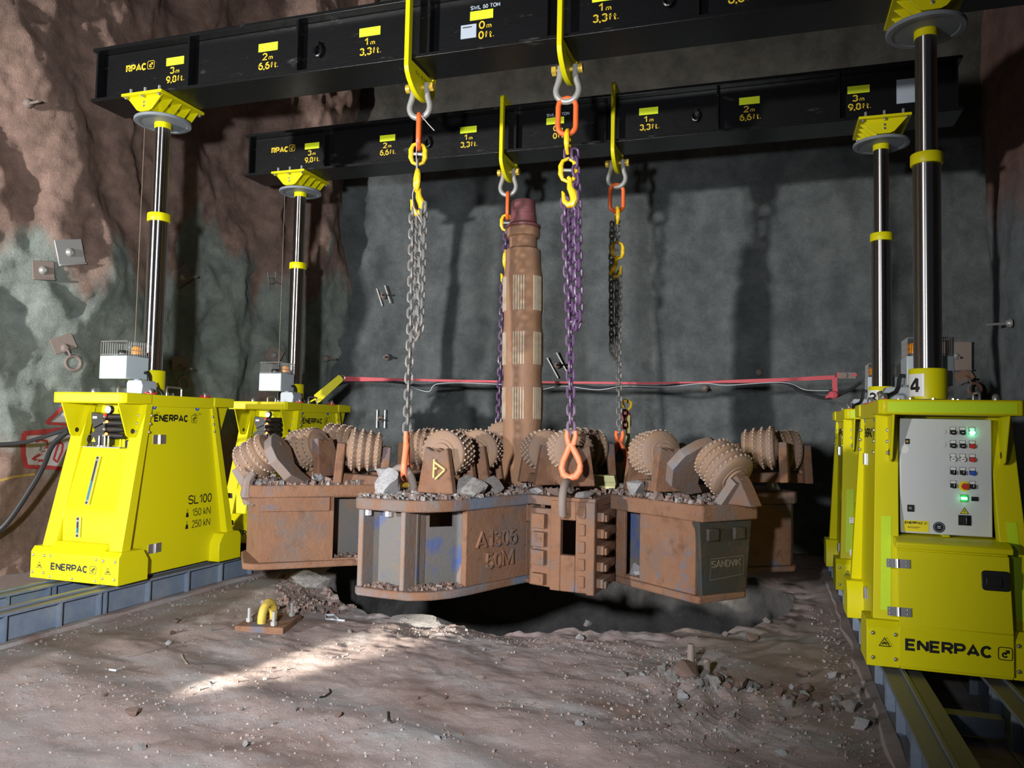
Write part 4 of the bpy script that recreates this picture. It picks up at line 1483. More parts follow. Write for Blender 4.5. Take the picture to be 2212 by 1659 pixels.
n1 = V((d1.y, -d1.x, 0)) * 0.001
for tx, sm, z, wd in (('A1306', 0.31, 0.745, 0.44), ('50M', 0.345, 0.585, 0.30)):
    mb = MB(HM)
    c = V((0.105, -0.34, z)) + d1 * sm + n1
    write(mb, tx, fm(c, d1, (0, 0, 1)), wd, 0.12, 0.012, ext=0.022)
    mb.build('lettering', RUST, sw, smooth=0)
mb = MB(HM)
for x in (-0.61, -0.45):
    mb = MB(HM)
    mb.cyl((x + 0.05, -0.60, 0.93), (x + 0.05, -0.60, 0.975), 0.025, n=6)
    mb.build('nut', ROCKW, HEAD)

# right near wing, its outer end closed by a wear plate
mb = MB(HM)
RW = [(0.98, 0.60), (1.10, 0.50), (1.715, 0.03), (1.76, 0.02), (2.12, 0.44), (2.12, 0.50), (1.45, 1.15), (1.0, 1.1)]
plate_poly(mb, RW, 0.94, ZD)
plate_poly(mb, [(0.98, 0.66), (1.10, 0.52), (1.705, 0.05), (1.735, 0.04), (2.04, 0.40), (2.04, 0.46), (1.42, 1.1), (1.0, 1.1)], ZU, 0.415)
mb.build('wing_plates', RUST, HEAD, bevel=0.014, seg=3)
mb = MB(HM)
mb.vplate((1.0, 0.62), (1.70, 0.085), 0.415, 0.94, 0.03, (0.14, 0.31, 0.44, 0.94))
mb.vplate((2.05, 0.50), (1.40, 1.12), 0.415, 0.94, 0.05)
mb.build('side_wall', RUST, HEAD, bevel=0.006)
mb = MB(HM)
mb.vplate((1.05, 0.78), (1.65, 0.31), 0.415, 0.94, 0.03)
tag(mb.build('web_plate', BLUEM, HEAD), 'worn blue inner web plate')
mb = MB(HM)
e0, e1 = V((1.705, 0.075, 0)), V((2.06, 0.47, 0))
de = (e1 - e0).normalized()
ne = V((de.y, -de.x, 0))
WEARM = mat('worn_steel_shade_darkened', (0.040, 0.035, 0.028), 0.65, spec=0.25, bump=[(30, 0.006)], mixes=[((0.085, 0.055, 0.035), 4, 0.45, 0.7), ((0.03, 0.042, 0.048), 3, 0.5, 0.7)])  # worn steel with the shade of this end face painted into its colour
P = []
for z, w0, w1, b in ((0.40, 0.035, 0.06, 0.0), (0.94, 0.0, 0.0, 0.0)):
    a, c = e0 + de * w0, e1 - de * w1
    P.append([a + ne * 0.03, c + ne * 0.03, c - ne * 0.05, a - ne * 0.05, z])
mb.hexa([(p.x, p.y, P[0][4]) for p in P[0][:4]] + [(p.x, p.y, P[1][4]) for p in P[1][:4]])
wp = mb.build('wear_plate', WEARM, HEAD, bevel=0.01)
mb = MB(HM)
for s in (0.12, 0.38):
    c = e0 + de * s + ne * 0.03
    mb = MB(HM)
    mb.box(-0.055, 0.055, -0.045, 0.045, 0, 0.03, 0, fm((c.x, c.y, 0.845), de, (0, 0, 1)))
    mb.build('lug', WEARM, wp, bevel=0.008)
mb = MB(HM)
c = e0 + de * 0.27 + ne * 0.032
Mw = fm((c.x, c.y, 0.63), de, (0, 0, 1))
write(mb, 'SANDVIK', Mw, 0.29, 0.055, 0.02, ext=0.004)
mb.stroke([(-0.165, -0.11), (0.165, -0.09), (0.17, 0.045), (-0.155, 0.04)], 0.006, 0.003, Mw, closed=True)
tag(mb.build('lettering', mat('worn_embossed_edge', (0.11, 0.09, 0.062), 0.6), wp), 'embossed maker lettering')

# left far wing
mb = MB(HM)
LW = [(-1.88, -0.17), (-1.80, -0.15), (-1.25, 0.33), (-0.70, 0.72), (-0.80, 1.25), (-1.70, 1.05), (-2.35, 0.40), (-2.33, 0.33), (-1.95, -0.16)]
plate_poly(mb, LW, 0.955, ZD)
plate_poly(mb, LW, ZU, 0.415)
mb.build('wing_plates', RUST, HEAD, bevel=0.014, seg=3)
mb = MB(HM)
mb.vplate((-1.83, -0.10), (-0.72, 0.76), 0.415, 0.955, 0.05, (0.60, 0.95, 0.43, 0.95))
mb.vplate((-2.30, 0.36), (-1.83, -0.10), 0.415, 0.955, 0.05)
mb.vplate((-1.72, 1.02), (-2.30, 0.36), 0.415, 0.955, 0.05)
mb.prism([(-0.16, 0.955), (0.0, 0.955), (0.56, 0.955), (0.56, 0.84), (-0.02, 0.84), (-0.05, 0.9)], 'y', -0.035, 0.02, 0,
         fm((-1.83, -0.10, 0), (1.11, 0.86, 0), (0, 0, 1)) @ Matrix(((1, 0, 0, 0), (0, 0, 1, 0), (0, -1, 0, 0), (0, 0, 0, 1))))
mb.build('side_wall', RUST, HEAD, bevel=0.008)
mb = MB(HM)
mb.vplate((-1.55, 0.45), (-0.85, 1.0), 0.415, 0.955, 0.03)
tag(mb.build('web_plate', BLUEM, HEAD), 'worn blue inner web plate')
mb = MB(HM)
mb.tube([on(524, 1005, y=-0.1), on(530, 1020, y=-0.12), on(545, 1028, y=-0.12)], 0.02, 10)
mb.build('lug', GREYM, HEAD)
mb = MB(HM)
mb.tube([(-1.93, -0.13, 0.90), (-1.95, -0.14, 0.98), (-1.93, -0.15, 1.10), (-1.90, -0.12, 1.16)], [0.04, 0.05, 0.045, 0.03], 10)
mb.build('lug', GREYM, HEAD)

# the three wings at the back
for poly in ([(1.0, 1.15), (2.0, 1.45), (2.42, 1.72), (2.44, 1.82), (2.15, 2.35), (0.72, 1.95)],
             [(0.52, 2.0), (0.42, 3.12), (0.3, 3.2), (-0.25, 3.2), (-0.38, 3.12), (-0.42, 2.0)],
             [(-0.45, 2.05), (-1.55, 2.75), (-1.65, 2.72), (-2.02, 2.15), (-2.0, 2.05), (-0.85, 1.45)]):
    mb = MB(HM)
    plate_poly(mb, poly, 0.955, ZD)
    cx = sum(p[0] for p in poly) / len(poly)
    cy = sum(p[1] for p in poly) / len(poly)
    inn = [(cx + (x - cx) * 0.95, cy + (y - cy) * 0.95) for x, y in poly]
    plate_poly(mb, inn, 0.41, 0.955)
    plate_poly(mb, poly, ZU, 0.41)
    mb.build('wing', RUST, HEAD, bevel=0.012, seg=2)

# hub: deck, front plate with its slot and bolting faces
mb = MB(HM)
HUBP = [(0.40, 0.26), (0.60, 0.185), (0.955, 0.15), (0.985, 0.66), (1.05, 1.15), (0.75, 1.95), (0.5, 2.05), (-0.42, 2.05), (-0.85, 1.5), (-0.75, 0.85), (-0.42, 0.5)]
plate_poly(mb, HUBP, 0.985, ZD - 0.004)
plate_poly(mb, HUBP, ZU + 0.004, 0.40)
mb.vplate((0.60, 0.165), (0.955, 0.13), 0.345, 1.03, 0.06, (0.085, 0.205, 0.62, 0.885))
mb.vplate((0.41, 0.245), (0.60, 0.185), 0.36, 0.96, 0.06)
mb.vplate((0.955, 0.13), (0.985, 0.66), 0.335, 0.985, 0.06)
mb.vplate((0.60, 1.6), (-0.5, 1.9), 0.40, 0.985, 0.05)
mb.build('hub', RUST, HEAD, bevel=0.008, seg=2)
mb = MB(HM)
mb.vplate((0.35, 0.9), (0.95, 0.86), 0.40, 0.985, 0.04)
tag(mb.build('web_plate', GREYM, HEAD), 'grey inner web plate seen through the slot')
for i, z in enumerate((0.865, 0.725, 0.585, 0.42)):
    mb = MB(HM)
    c = V((0.508, 0.212, z))
    R = fm((c.x, c.y, c.z), (0.19, -0.06, 0), (0, 0, 1))
    h = 0.055 if i < 3 else 0.042
    mb.box(-0.055, 0.06, -h, h, -0.01, 0.045, 0, R)
    mb.cyl((0.02, 0, 0.045), (0.02, 0, 0.050), 0.018, n=14, M=R)
    mb.build('bolting_pad', RUST, HEAD, bevel=0.01)
for i in range(5):
    mb = MB(HM)
    z = 0.415 + 0.125 * i
    R = fm((0.97, 0.40, z), (0.03, 0.53, 0), (0, 0, 1))
    mb.box(-0.20, 0.17, -0.035, 0.035, -0.005, 0.055, 0, R)
    mb.box(-0.19, -0.12, -0.035, 0.02, 0.055, 0.075, 0, R)
    mb.build('bolting_tooth', RUST, HEAD, bevel=0.008)
for i in range(5):
    mb = MB(HM)
    z = 0.43 + 0.13 * i
    R = fm((0.865, 0.14, z), (0.35, -0.035, 0), (0, 0, 1))
    mb.box(-0.035, 0.02, -0.045, 0.045, -0.005, 0.018, 0, R)
    mb.build('bolting_tooth', RUST, HEAD, bevel=0.01)

# drill stem
SX, SY = 0.045, 1.25
SM = HM @ Matrix.Translation((SX, SY, 0)) @ Matrix.Rotation(radians(-0.9), 4, 'Y')
mb = MB(SM)
mb.lathe([(0.24, 1.05), (0.21, 1.18), (0.185, 1.35), (0.178, 1.6), (0.186, 1.66), (0.188, 1.95), (0.178, 2.02), (0.178, 2.10), (0.187, 2.16), (0.187, 2.47), (0.178, 2.53),
          (0.177, 2.62), (0.184, 2.68), (0.184, 2.99), (0.172, 3.06), (0.168, 3.1), (0.166, 3.24), (0.132, 3.265), (0.130, 3.36), (0.157, 3.37), (0.156, 3.44), (0.145, 3.455)], 48)
stem = mb.build('drill_stem', PIPE, HEAD)
for z0, z1 in ((2.66, 2.98), (2.16, 2.46), (1.66, 1.95)):
    for k in range(6):
        az = radians(292 - 17 + 60 * k)
        mb = MB(SM)
        for j in range(5):
            a = az + (j - 2) * 0.125
            c, s = cos(a), sin(a)
            R = fm((0.186 * c, 0.186 * s, 0), (-s, c, 0), (0, 0, 1))
            mb.box(-0.0062, 0.0062, z0, z1, -0.005, 0.005, 0, R)
        mb.build('wear_strip', STRIPW, stem)
mb = MB(SM)
mb.lathe([(0.15, 3.455), (0.165, 3.46), (0.165, 3.475), (0.13, 3.50), (0.123, 3.55), (0.122, 3.58), (0.117, 3.585), (0.112, 3.70), (0.104, 3.715)], 40)
tag(mb.build('thread_protector', MAROON, stem), 'maroon cap')

# lifting rings on the deck
mb = MB(HM)
c = on(866, 1040, y=-0.10)
mb.tube([(c.x + 0.105 * cos(radians(a)), c.y + 0.02 * cos(radians(a)), ZD - 0.02 + 0.21 * sin(radians(a))) for a in range(-5, 186, 12)], 0.032, 12, flat=(0, 1, 0))
mb.build('lifting_ring', DARKST, HEAD)
mb = MB(HM)
mb.tube([(0.745 + 0.0 * a, 0.17 - 0.085 + 0.13 * cos(radians(a)) , 1.03 + 0.15 * sin(radians(a))) for a in range(215, 30, -12)], 0.031, 12, flat=(1, 0, 0))
mb.build('lifting_ring', DARKST, HEAD)
for hk, az in ((H_RR, 0), (H_LR, 0)):
    mb = MB(HM)
    mb.tube([(hk.x + 0.02, hk.y + 0.11 * cos(radians(a)), ZD + 0.16 * sin(radians(a))) for a in range(-5, 186, 15)], 0.03, 10, flat=(1, 0, 0))
    mb.build('lifting_ring', DARKST, HEAD)


# cutters
def cutter_mesh():
    mb = MB()
    prof = [(0.05, -0.155), (0.095, -0.155), (0.10, -0.15), (0.135, -0.148)]
    ridges = [(-0.115, 0.163), (-0.045, 0.173), (0.025, 0.180), (0.095, 0.185)]
    for z, r in ridges:
        prof += [(r - 0.021, z - 0.034), (r - 0.003, z - 0.013), (r, z), (r - 0.003, z + 0.013), (r - 0.017, z + 0.033)]
    prof[-1] = (0.178, 0.118)
    prof += [(0.172, 0.126), (0.11, 0.135), (0.108, 0.142), (0.085, 0.142), (0.08, 0.155), (0.04, 0.155)]
    mb.lathe(prof, 40)
    for z, r in ridges:
        n = 26
        for k in range(n):
            a = 2 * pi * (k + (0.5 if z in (-0.045, 0.095) else 0)) / n
            mb.ball((r * cos(a), r * sin(a), z), 0.0118, 6, 1)
    o = mb.build('roller_cutter', [CUT, BUT], None, smooth=50)
    me = o.data
    bpy.data.objects.remove(o)
    return me


CM = cutter_mesh()


def saddle_mesh(kind):
    """cheeks that hold the cutter's axle; axis along local z, deck side along local -x"""
    mb = MB()
    if kind == 'plain':
        for z, dz in ((0.16, 0.075), (-0.235, 0.075)):
            mb.prism([(-0.30, -0.155), (-0.30, 0.155), (0.055, 0.095), (0.02, 0.03), (0.035, 0.0), (0.015, -0.03), (0.05, -0.095)], 'z', z, z + dz)
        mb.prism([(-0.30, -0.09), (-0.30, 0.09), (-0.215, 0.06), (-0.215, -0.06)], 'z', -0.18, 0.18)
        mb.cyl((0, 0, -0.20), (0, 0, 0.20), 0.045, n=16)
    else:
        # gauge cutter: curved arm on the inner side, short post on the outer side
        arm = [(0.075, 0.05), (0.095, 0.0), (0.06, -0.09), (-0.03, -0.19), (-0.16, -0.23), (-0.33, -0.16), (-0.42, 0.02), (-0.40, 0.15), (-0.30, 0.06), (-0.22, 0.03), (-0.15, 0.08), (-0.06, 0.14), (0.03, 0.11)]
        mb.prism(arm, 'z', -0.245, -0.165)
        mb.prism([(-0.33, -0.10), (-0.33, 0.10), (0.02, 0.075), (0.0, 0.02), (0.01, -0.02), (0.03, -0.075)], 'z', 0.158, 0.225)
        mb.box(-0.035, 0.0, -0.018, 0.018, -0.253, -0.245)
        mb.cyl((0, 0, -0.20), (0, 0, 0.20), 0.045, n=16)
    if kind == 'arm_mirrored':
        mb.v = [V((v.x, -v.y * 1.25, v.z)) for v in mb.v]
        mb.f = [f[::-1] for f in mb.f]
    o = mb.build('cutter_saddle', GREYM if kind != 'plain' else RUST, None, bevel=0)
    me = o.data
    bpy.data.objects.remove(o)
    return me


SMESH = {'plain': saddle_mesh('plain'), 'arm': saddle_mesh('arm'), 'arm_mirrored': saddle_mesh('arm_mirrored')}
CUTTERS = [
    (557, 990, 0.05, 188, -36, 'arm', 1.0), (664, 968, 0.50, 168, -14, 'plain', 1.0), (733, 957, 0.95, 185, 0, 'plain', 1.0), (787, 972, 0.50, 207, 4, 'plain', 1.0),
    (915, 967, 0.95, 15, 0, 'plain', 0.95), (971, 979, -0.10, 266, 0, 'plain', 0.98), (1040, 973, 0.42, 272, 0, 'plain', 0.95), (1088, 950, 1.85, 280, 0, 'plain', 1.0),
    (1172, 972, 0.80, 308, 0, 'plain', 0.95), (1228, 972, 0.62, 308, 0, 'plain', 0.95), (1268, 968, 1.35, 215, 0, 'plain', 1.0), (1412, 979, 0.70, 312, 2, 'plain', 1.0),
    (1562, 1008, 0.30, 322, -36, 'arm_mirrored', 1.0), (1642, 968, 1.62, 355, 3, 'plain', 1.0), (1690, 972, 2.05, 20, 0, 'plain', 1.0), (1500, 975, 1.1, 330, -5, 'arm', 0.6)]
BACK_C = [(-1.35, 2.3, 150), (-0.85, 2.05, 150), (0.05, 2.75, 90), (0.3, 2.2, 75)]


def place_cutter(p, az, tilt, kind, s):
    a, t = radians(az), radians(tilt)
    ax = V((cos(a) * cos(t), sin(a) * cos(t), sin(t)))
    up = V((0, 0, 1))
    x = (up - ax * up.dot(ax)).normalized()
    y = ax.cross(x)
    M = Matrix(((x.x, y.x, ax.x, p.x), (x.y, y.y, ax.y, p.y), (x.z, y.z, ax.z, p.z), (0, 0, 0, 1))) @ Matrix.Scale(s, 4)
    o = bpy.data.objects.new('cutter_saddle', SMESH[kind])
    COL.objects.link(o)
    o.parent = HEAD
    o.matrix_local = HM @ M
    b = o.modifiers.new('bevel', 'BEVEL')
    b.width = 0.012
    b.segments = 2
    b.limit_method = 'ANGLE'
    if s < 0.7:
        return
    c = bpy.data.objects.new('roller_cutter', CM)
    COL.objects.link(c)
    c.parent = o
    if (az * 7) % 3 == 0:
        c.rotation_euler = (0, 0, 0.1)


for u, v, y, az, ti, kind, s in CUTTERS:
    p = on(u, v, y=y)
    place_cutter(p, az, ti, kind, s)
for x, y, az in BACK_C:
    place_cutter(V((x, y, 1.36)), az, 0, 'plain', 1.0)
mb = MB(HM)
c = on(1590, 1050, y=0.22)
R = Matrix.Translation((c.x, c.y, ZD)) @ Matrix.Rotation(radians(50), 4, 'Z')
mb.prism([(-0.17, 0), (0.15, 0), (0.13, 0.20), (0.06, 0.23), (0.02, 0.20), (-0.03, 0.22), (-0.07, 0.17)], 'x', -0.04, 0.09, 0, R)
mb.build('cutter_post', RUST, HEAD, bevel=0.012)
# yellow chalk mark on the near saddle
p = on(970, 985, y=-0.33)
mb = MB()
for a, b in (((938, 992), (936, 1032)), ((938, 998), (961, 1015)), ((961, 1015), (940, 1035)), ((938, 1012), (944, 1012))):
    A, B = on(*a, y=-0.353) - HEAD.location, on(*b, y=-0.353) - HEAD.location
    mb.tube([A, B], 0.008, 6)
mb.build('chalk_mark', mat('yellow_crayon', (0.62, 0.48, 0.18), 0.8), HEAD)


# ------------------------------------------------------------------ stones
def rock_mesh(name, seed, m, sub=3):
    import bmesh
    bm = bmesh.new()
    bmesh.ops.create_icosphere(bm, subdivisions=sub, radius=0.5)
    r = random.Random(seed)
    planes = [(V((r.uniform(-1, 1), r.uniform(-1, 1), r.uniform(-1, 1))).normalized(), r.uniform(0.20, 0.38)) for _ in range(14)]
    for v in bm.verts:
        for n, d in planes:
            k = v.co.dot(n)
            if k > d:
                v.co -= n * (k - d)
        v.co *= 1.25 + 0.06 * noise.noise(v.co * 3 + V((seed, 0, 0)))
    me = bpy.data.meshes.new(name)
    bm.to_mesh(me)
    bm.free()
    me.materials.append(m)
    return me


ROCKS = {'g': [rock_mesh('rock', 3 + i, ROCKG) for i in range(5)], 'w': [rock_mesh('rock', 31 + i, ROCKW) for i in range(4)], 'b': [rock_mesh('rock', 51 + i, ROCKB) for i in range(5)]}


def stone(p, size, kind, label, group=None, sq=(1, 0.85, 0.7), tilt=0.3):
    me = ROCKS[kind][RND.randrange(len(ROCKS[kind]))]
    o = bpy.data.objects.new('rock', me)
    COL.objects.link(o)
    o.scale = (size * sq[0], size * sq[1], size * sq[2])
    o.rotation_euler = (RND.uniform(-tilt, tilt), RND.uniform(-tilt, tilt), RND.uniform(0, 6.28))
    o.location = V(p) + V((0, 0, size * sq[2] * 0.33))
    return tag(o, label, 'rock', group)


def gravel(name, label, pts, mats, cat='gravel', parent=None):
    """many chips in one mesh: (x, y, z, size)"""
    mb = MB()
    for (x, y, z, s) in pts:
        q = [V((RND.uniform(-1, 1), RND.uniform(-1, 1), RND.uniform(-0.6, 0.8))).normalized() for _ in range(3)]
        a = RND.uniform(0, 6.28)
        vs = []
        for k in range(4):
            vs.append((x + s * 0.5 * cos(a + k * 1.57) * RND.uniform(0.6, 1.2), y + s * 0.5 * sin(a + k * 1.57) * RND.uniform(0.6, 1.2), z - s * 0.15))
        b = s * RND.uniform(0.25, 0.6)
        for k in range(4):
            vs.append((x + s * 0.36 * cos(a + 0.4 + k * 1.57) * RND.uniform(0.5, 1.2), y + s * 0.36 * sin(a + 0.4 + k * 1.57) * RND.uniform(0.5, 1.2), z + b * RND.uniform(0.6, 1.1)))
        mb.hexa(vs, RND.randrange(len(mats)))
    return tag(mb.build(name, mats, parent, smooth=0), label, cat, kind='stuff')


# rubble on the head's deck
decks = [(NW, 900, 0.055), (RW, 520, 0.05), (LW, 800, 0.07), (HUBP, 500, 0.05)]


def inside(x, y, poly):
    c = False
    n = len(poly)
    for i in range(n):
        x1, y1 = poly[i]
        x2, y2 = poly[(i + 1) % n]
        if (y1 > y) != (y2 > y) and x < (x2 - x1) * (y - y1) / (y2 - y1) + x1:
            c = not c
    return c


def scatter(poly, n, smax, z, inset=0.97):
    xs = [p[0] for p in poly]
    ys = [p[1] for p in poly]
    cx, cy = sum(xs) / len(xs), sum(ys) / len(ys)
    P = [(cx + (x - cx) * inset, cy + (y - cy) * inset) for x, y in poly]
    out = []
    while len(out) < n:
        x, y = RND.uniform(min(xs), max(xs)), RND.uniform(min(ys), max(ys))
        if inside(x, y, P):
            s = 0.012 + smax * RND.random() ** 2.2 + (0.05 * RND.random() if RND.random() < 0.06 and smax >= 0.05 else 0)
            out.append((x, y, z + 0.1 * s, s))
    return out


gravel('rubble', 'red-brown rubble lying on the deck of the boring head', sum((scatter(a, b, c, ZD) for a, b, c in decks), []), [RUBBLE, ROCKB, RUBBLE, ROCKG], 'rubble')
gravel('rubble', 'rubble lying inside the open end of the boring head wing',
       scatter([(-0.60, -0.62), (-0.22, -0.66), (0.06, -0.45), (0.12, -0.2), (-0.55, -0.25)], 420, 0.04, 0.42) +
       scatter([(-1.4, 0.25), (-1.1, 0.45), (-1.25, 0.62), (-1.5, 0.42)], 120, 0.05, 0.415) + scatter([(1.12, 0.54), (1.24, 0.46), (1.34, 0.60), (1.2, 0.72)], 120, 0.05, 0.415),
       [RUBBLE, ROCKB, RUBBLE], 'rubble')
stone((-0.52, -0.36, ZD), 0.31, 'w', 'large pale rock on the deck edge left of the ringed orange hook', sq=(1, 0.9, 0.85))
stone((-0.74, 0.15, ZD), 0.40, 'w', 'flat pale rock on the deck behind the large pale rock', sq=(1.2, 0.8, 0.5))
stone((-1.55, 0.35, ZD), 0.16, 'w', 'pale rock on the deck below the second cutter from the left', sq=(1.3, 0.9, 0.7))
stone((0.02, -0.10, ZD), 0.30, 'g', 'grey rock leaning below the cutter with the yellow chalk mark', sq=(1.3, 0.9, 0.65))
stone((0.12, 0.12, ZD), 0.22, 'g', 'blue-grey angular rock on the deck right of the chalk-marked cutter', sq=(1.2, 0.9, 0.7))
stone((0.44, 0.36, ZD), 0.11, 'w', 'small pale rock on the hub deck by the slot', sq=(1.2, 0.9, 0.6))
stone((1.18, 0.60, ZD), 0.20, 'w', 'pale broken rock under the cutter with dotted tread', sq=(1.2, 0.9, 0.7))
stone((1.20, 0.58, 0.415), 0.13, 'w', 'pale rock lying inside the window of the right wing', sq=(1, 0.9, 1))
stone((0.85, 0.26, ZD), 0.14, 'g', 'flat grey rock on the hub deck beside the big hook', sq=(1.3, 0.9, 0.45))
stone((0.62, 0.30, ZD), 0.13, 'b', 'brown rock on the hub deck left of the big hook', sq=(1.3, 0.9, 0.6))
stone((2.22, 1.75, ZD), 0.16, 'w', 'pale rock on the deck of the far right wing')
# spare shackle lying on the deck
c = on(912, 1028, y=0.08)
T = empty('bow_shackle', (c.x, c.y, ZD), radians(35), 'dark bow shackle with yellow bolt ends lying on the deck left of the chalk-marked cutter', 'shackle')
mb = MB()
P = [(-0.10, 0, 0.05), (-0.10, 0.05, 0.05)] + [(0.10 * cos(radians(a)), 0.12 + 0.10 * sin(radians(a)), 0.07) for a in range(180, -1, -20)] + [(0.10, 0.05, 0.05), (0.10, 0, 0.05)]
mb.tube(P, [0.05, 0.045] + [0.032] * (len(P) - 4) + [0.045, 0.05], 10)
mb.build('bow', BLKP, T)
mb = MB()
mb.cyl((-0.17, 0, 0.05), (0.17, 0, 0.05), 0.024, n=10)
mb.cyl((0.14, 0, 0.05), (0.17, 0, 0.05), 0.038, n=6)
mb.build('pin', ZINCY, T)
# pale yellow carton on the deck
c = on(1299, 1040, y=1.15)
mb = MB(Matrix.Translation((c.x, c.y, ZD)) @ Matrix.Rotation(radians(6), 4, 'Z'))
mb.prism([(-0.125, 0), (0.125, 0), (0.135, 0.055), (0.12, 0.12), (-0.12, 0.12), (-0.135, 0.055)], 'y', -0.09, 0.09, 0)
mb.stroke([(-0.134, 0.062), (-0.02, 0.062), (-0.01, 0.052), (0.02, 0.052), (0.03, 0.062), (0.134, 0.062)], 0.004, 0.0906, fm((0, 0, 0), (1, 0, 0), (0, 0, 1)), 1)
tag(mb.build('carton', [CARD, mat('carton_seam', (0.20, 0.19, 0.09), 0.8)], None, bevel=0.006), 'pale yellow clasped box standing on the hub deck', 'box')

# stuff on the floor
FL = []
for (u, v, s, k, lab) in [
    (1480, 1478, 0.18, 'b', 'large red-brown block at the near edge of the rubble heap'), (1472, 1512, 0.09, 'w', 'pale angular stone in front of the large red-brown block'),
    (1478, 1470, 0.13, 'g', 'grey block on top of the rubble heap, left of the steel stubs'), (1545, 1492, 0.13, 'g', 'grey stone at the middle of the rubble heap below the steel stubs'),
    (1595, 1490, 0.12, 'b', 'dark stone at the right end of the rubble heap'), (1800, 1462, 0.10, 'w', 'pale oblong stone lying apart near the right track'),
    (1862, 1575, 0.10, 'w', 'pale flat stone by the foot of the right track'), (1880, 1563, 0.08, 'g', 'rounded stone just above the pale flat stone by the right track'),
    (1685, 1628, 0.06, 'w', 'pale stone low in the right foreground'), (1835, 1532, 0.12, 'g', 'slab-like grey stone at the end of the stone row'),
    (1705, 1525, 0.09, 'g', 'grey stone at the start of the stone row right of the ruts'), (1735, 1455, 0.08, 'b', 'brown stone in the small scatter behind the stone row'),
    (1868, 1482, 0.06, 'w', 'white stone beside the right track above the stone row'), (1850, 1497, 0.09, 'g', 'grey stone leaning toward the right track'),
    (1252, 1382, 0.075, 'w', 'white rounded pebble near the pit edge'), (1268, 1350, 0.07, 'g', 'upright grey stone on the rim of the pit'),
    (367, 1362, 0.07, 'b', 'brown stone on the floor between the left track and the anchor plate'), (382, 1341, 0.06, 'b', 'smaller brown stone just behind another near the anchor plate'),
    (365, 1388, 0.05, 'w', 'white chip at the end of the thin rod on the left floor'), (300, 1617, 0.07, 'g', 'blue-grey stone in the gravel in the lower left'),
    (285, 1545, 0.08, 'b', 'flat dark stone in the left foreground'), (530, 1610, 0.05, 'w', 'bluish white stone in the lower middle'), (1045, 1404, 0.035, 'w', 'small round pebble standing alone in the floor centre'),
    (733, 1553, 0.05, 'b', 'small brown stone left of the black cable end'), (1250, 1578, 0.05, 'w', 'small white pebble in the middle foreground'),
    (1625, 1375, 0.12, 'b', 'brown flat stone on the dark floor under the right wing'), (1657, 1343, 0.08, 'g', 'grey stone on the far lip of the pit'), (1565, 1368, 0.06, 'g', 'small grey stone before the pit lip at right'),
]:
    p = on(u, v, z=0.0)
    p.z = ground(p.x, p.y)
    stone(p, s, k, lab)
GRP = 'loose stones on the muddy floor'
SHL = 'small loose stone lying on the muddy floor before the pit'
n = 0
while n < 150:
    r = RND.random()
    if r < 0.36:
        x, y = RND.gauss(1.78, 0.17), RND.gauss(-0.60, 0.10)
    elif r < 0.62:
        x, y = RND.gauss(2.45, 0.2), RND.gauss(-0.62, 0.16)
    elif r < 0.75:
        x, y = RND.gauss(2.15, 0.38), RND.gauss(-0.72, 0.3)
    else:
        x, y = RND.uniform(-2.4, 2.5), RND.uniform(-2.4, 0.4)
    if abs(x) > 2.62 or y > 0.4 or (V((x, y)) - PC).length < pit_r(atan2(y - PC.y, x - PC.x)) + 0.1:
        continue
    stone((x, y, ground(x, y)), RND.uniform(0.03, 0.085) if r < 0.62 else RND.uniform(0.02, 0.05), RND.choice('gggwbb'), SHL, GRP)
    n += 1
pts = []
while len(pts) < 5500:
    r = RND.random()
    if r < 0.28:
        x, y = RND.gauss(1.8, 0.42), RND.gauss(-1.15, 0.45)
    elif r < 0.36:
        x, y = RND.gauss(1.75, 0.2), RND.gauss(-0.62, 0.13)
    elif r < 0.5:
        t = RND.random()
        x, y = -0.6 + 2.4 * t + RND.gauss(0, 0.1), 0.05 - 0.1 * t + RND.gauss(0, 0.12)
    elif r < 0.68:
        x, y = RND.gauss(-0.6, 1.2), RND.gauss(-2.1, 0.25)
    else:
        x, y = RND.uniform(-2.7, 2.7), RND.uniform(-3.2, 0.6)
    if abs(x) > 2.72:
        continue
    if (V((x, y)) - PC).length < pit_r(atan2(y - PC.y, x - PC.x)) + 0.03:
        continue
    pts.append((x, y, ground(x, y), 0.005 + 0.022 * RND.random() ** 3))
gravel('gravel', 'fine grey and brown gravel strewn over the muddy floor', pts, [GRAVELM, ROCKB, GRAVELM, ROCKG])
pts = []
for s in (-1, 1):
    for k in range(700):
        y = RND.uniform(-3.5, 2.0)
        x = s * (2.73 + abs(RND.gauss(0, 0.05))) if RND.random() < 0.6 else s * RND.uniform(2.55, 2.73)
        if abs(x) < 2.735:
            pts.append((x, y, ground(x, y), 0.01 + 0.03 * RND.random() ** 2))
gravel('gravel', 'gravel and spilled grout along the feet of both tracks', pts, [GRAVELM, ROCKG, GRAVELM])
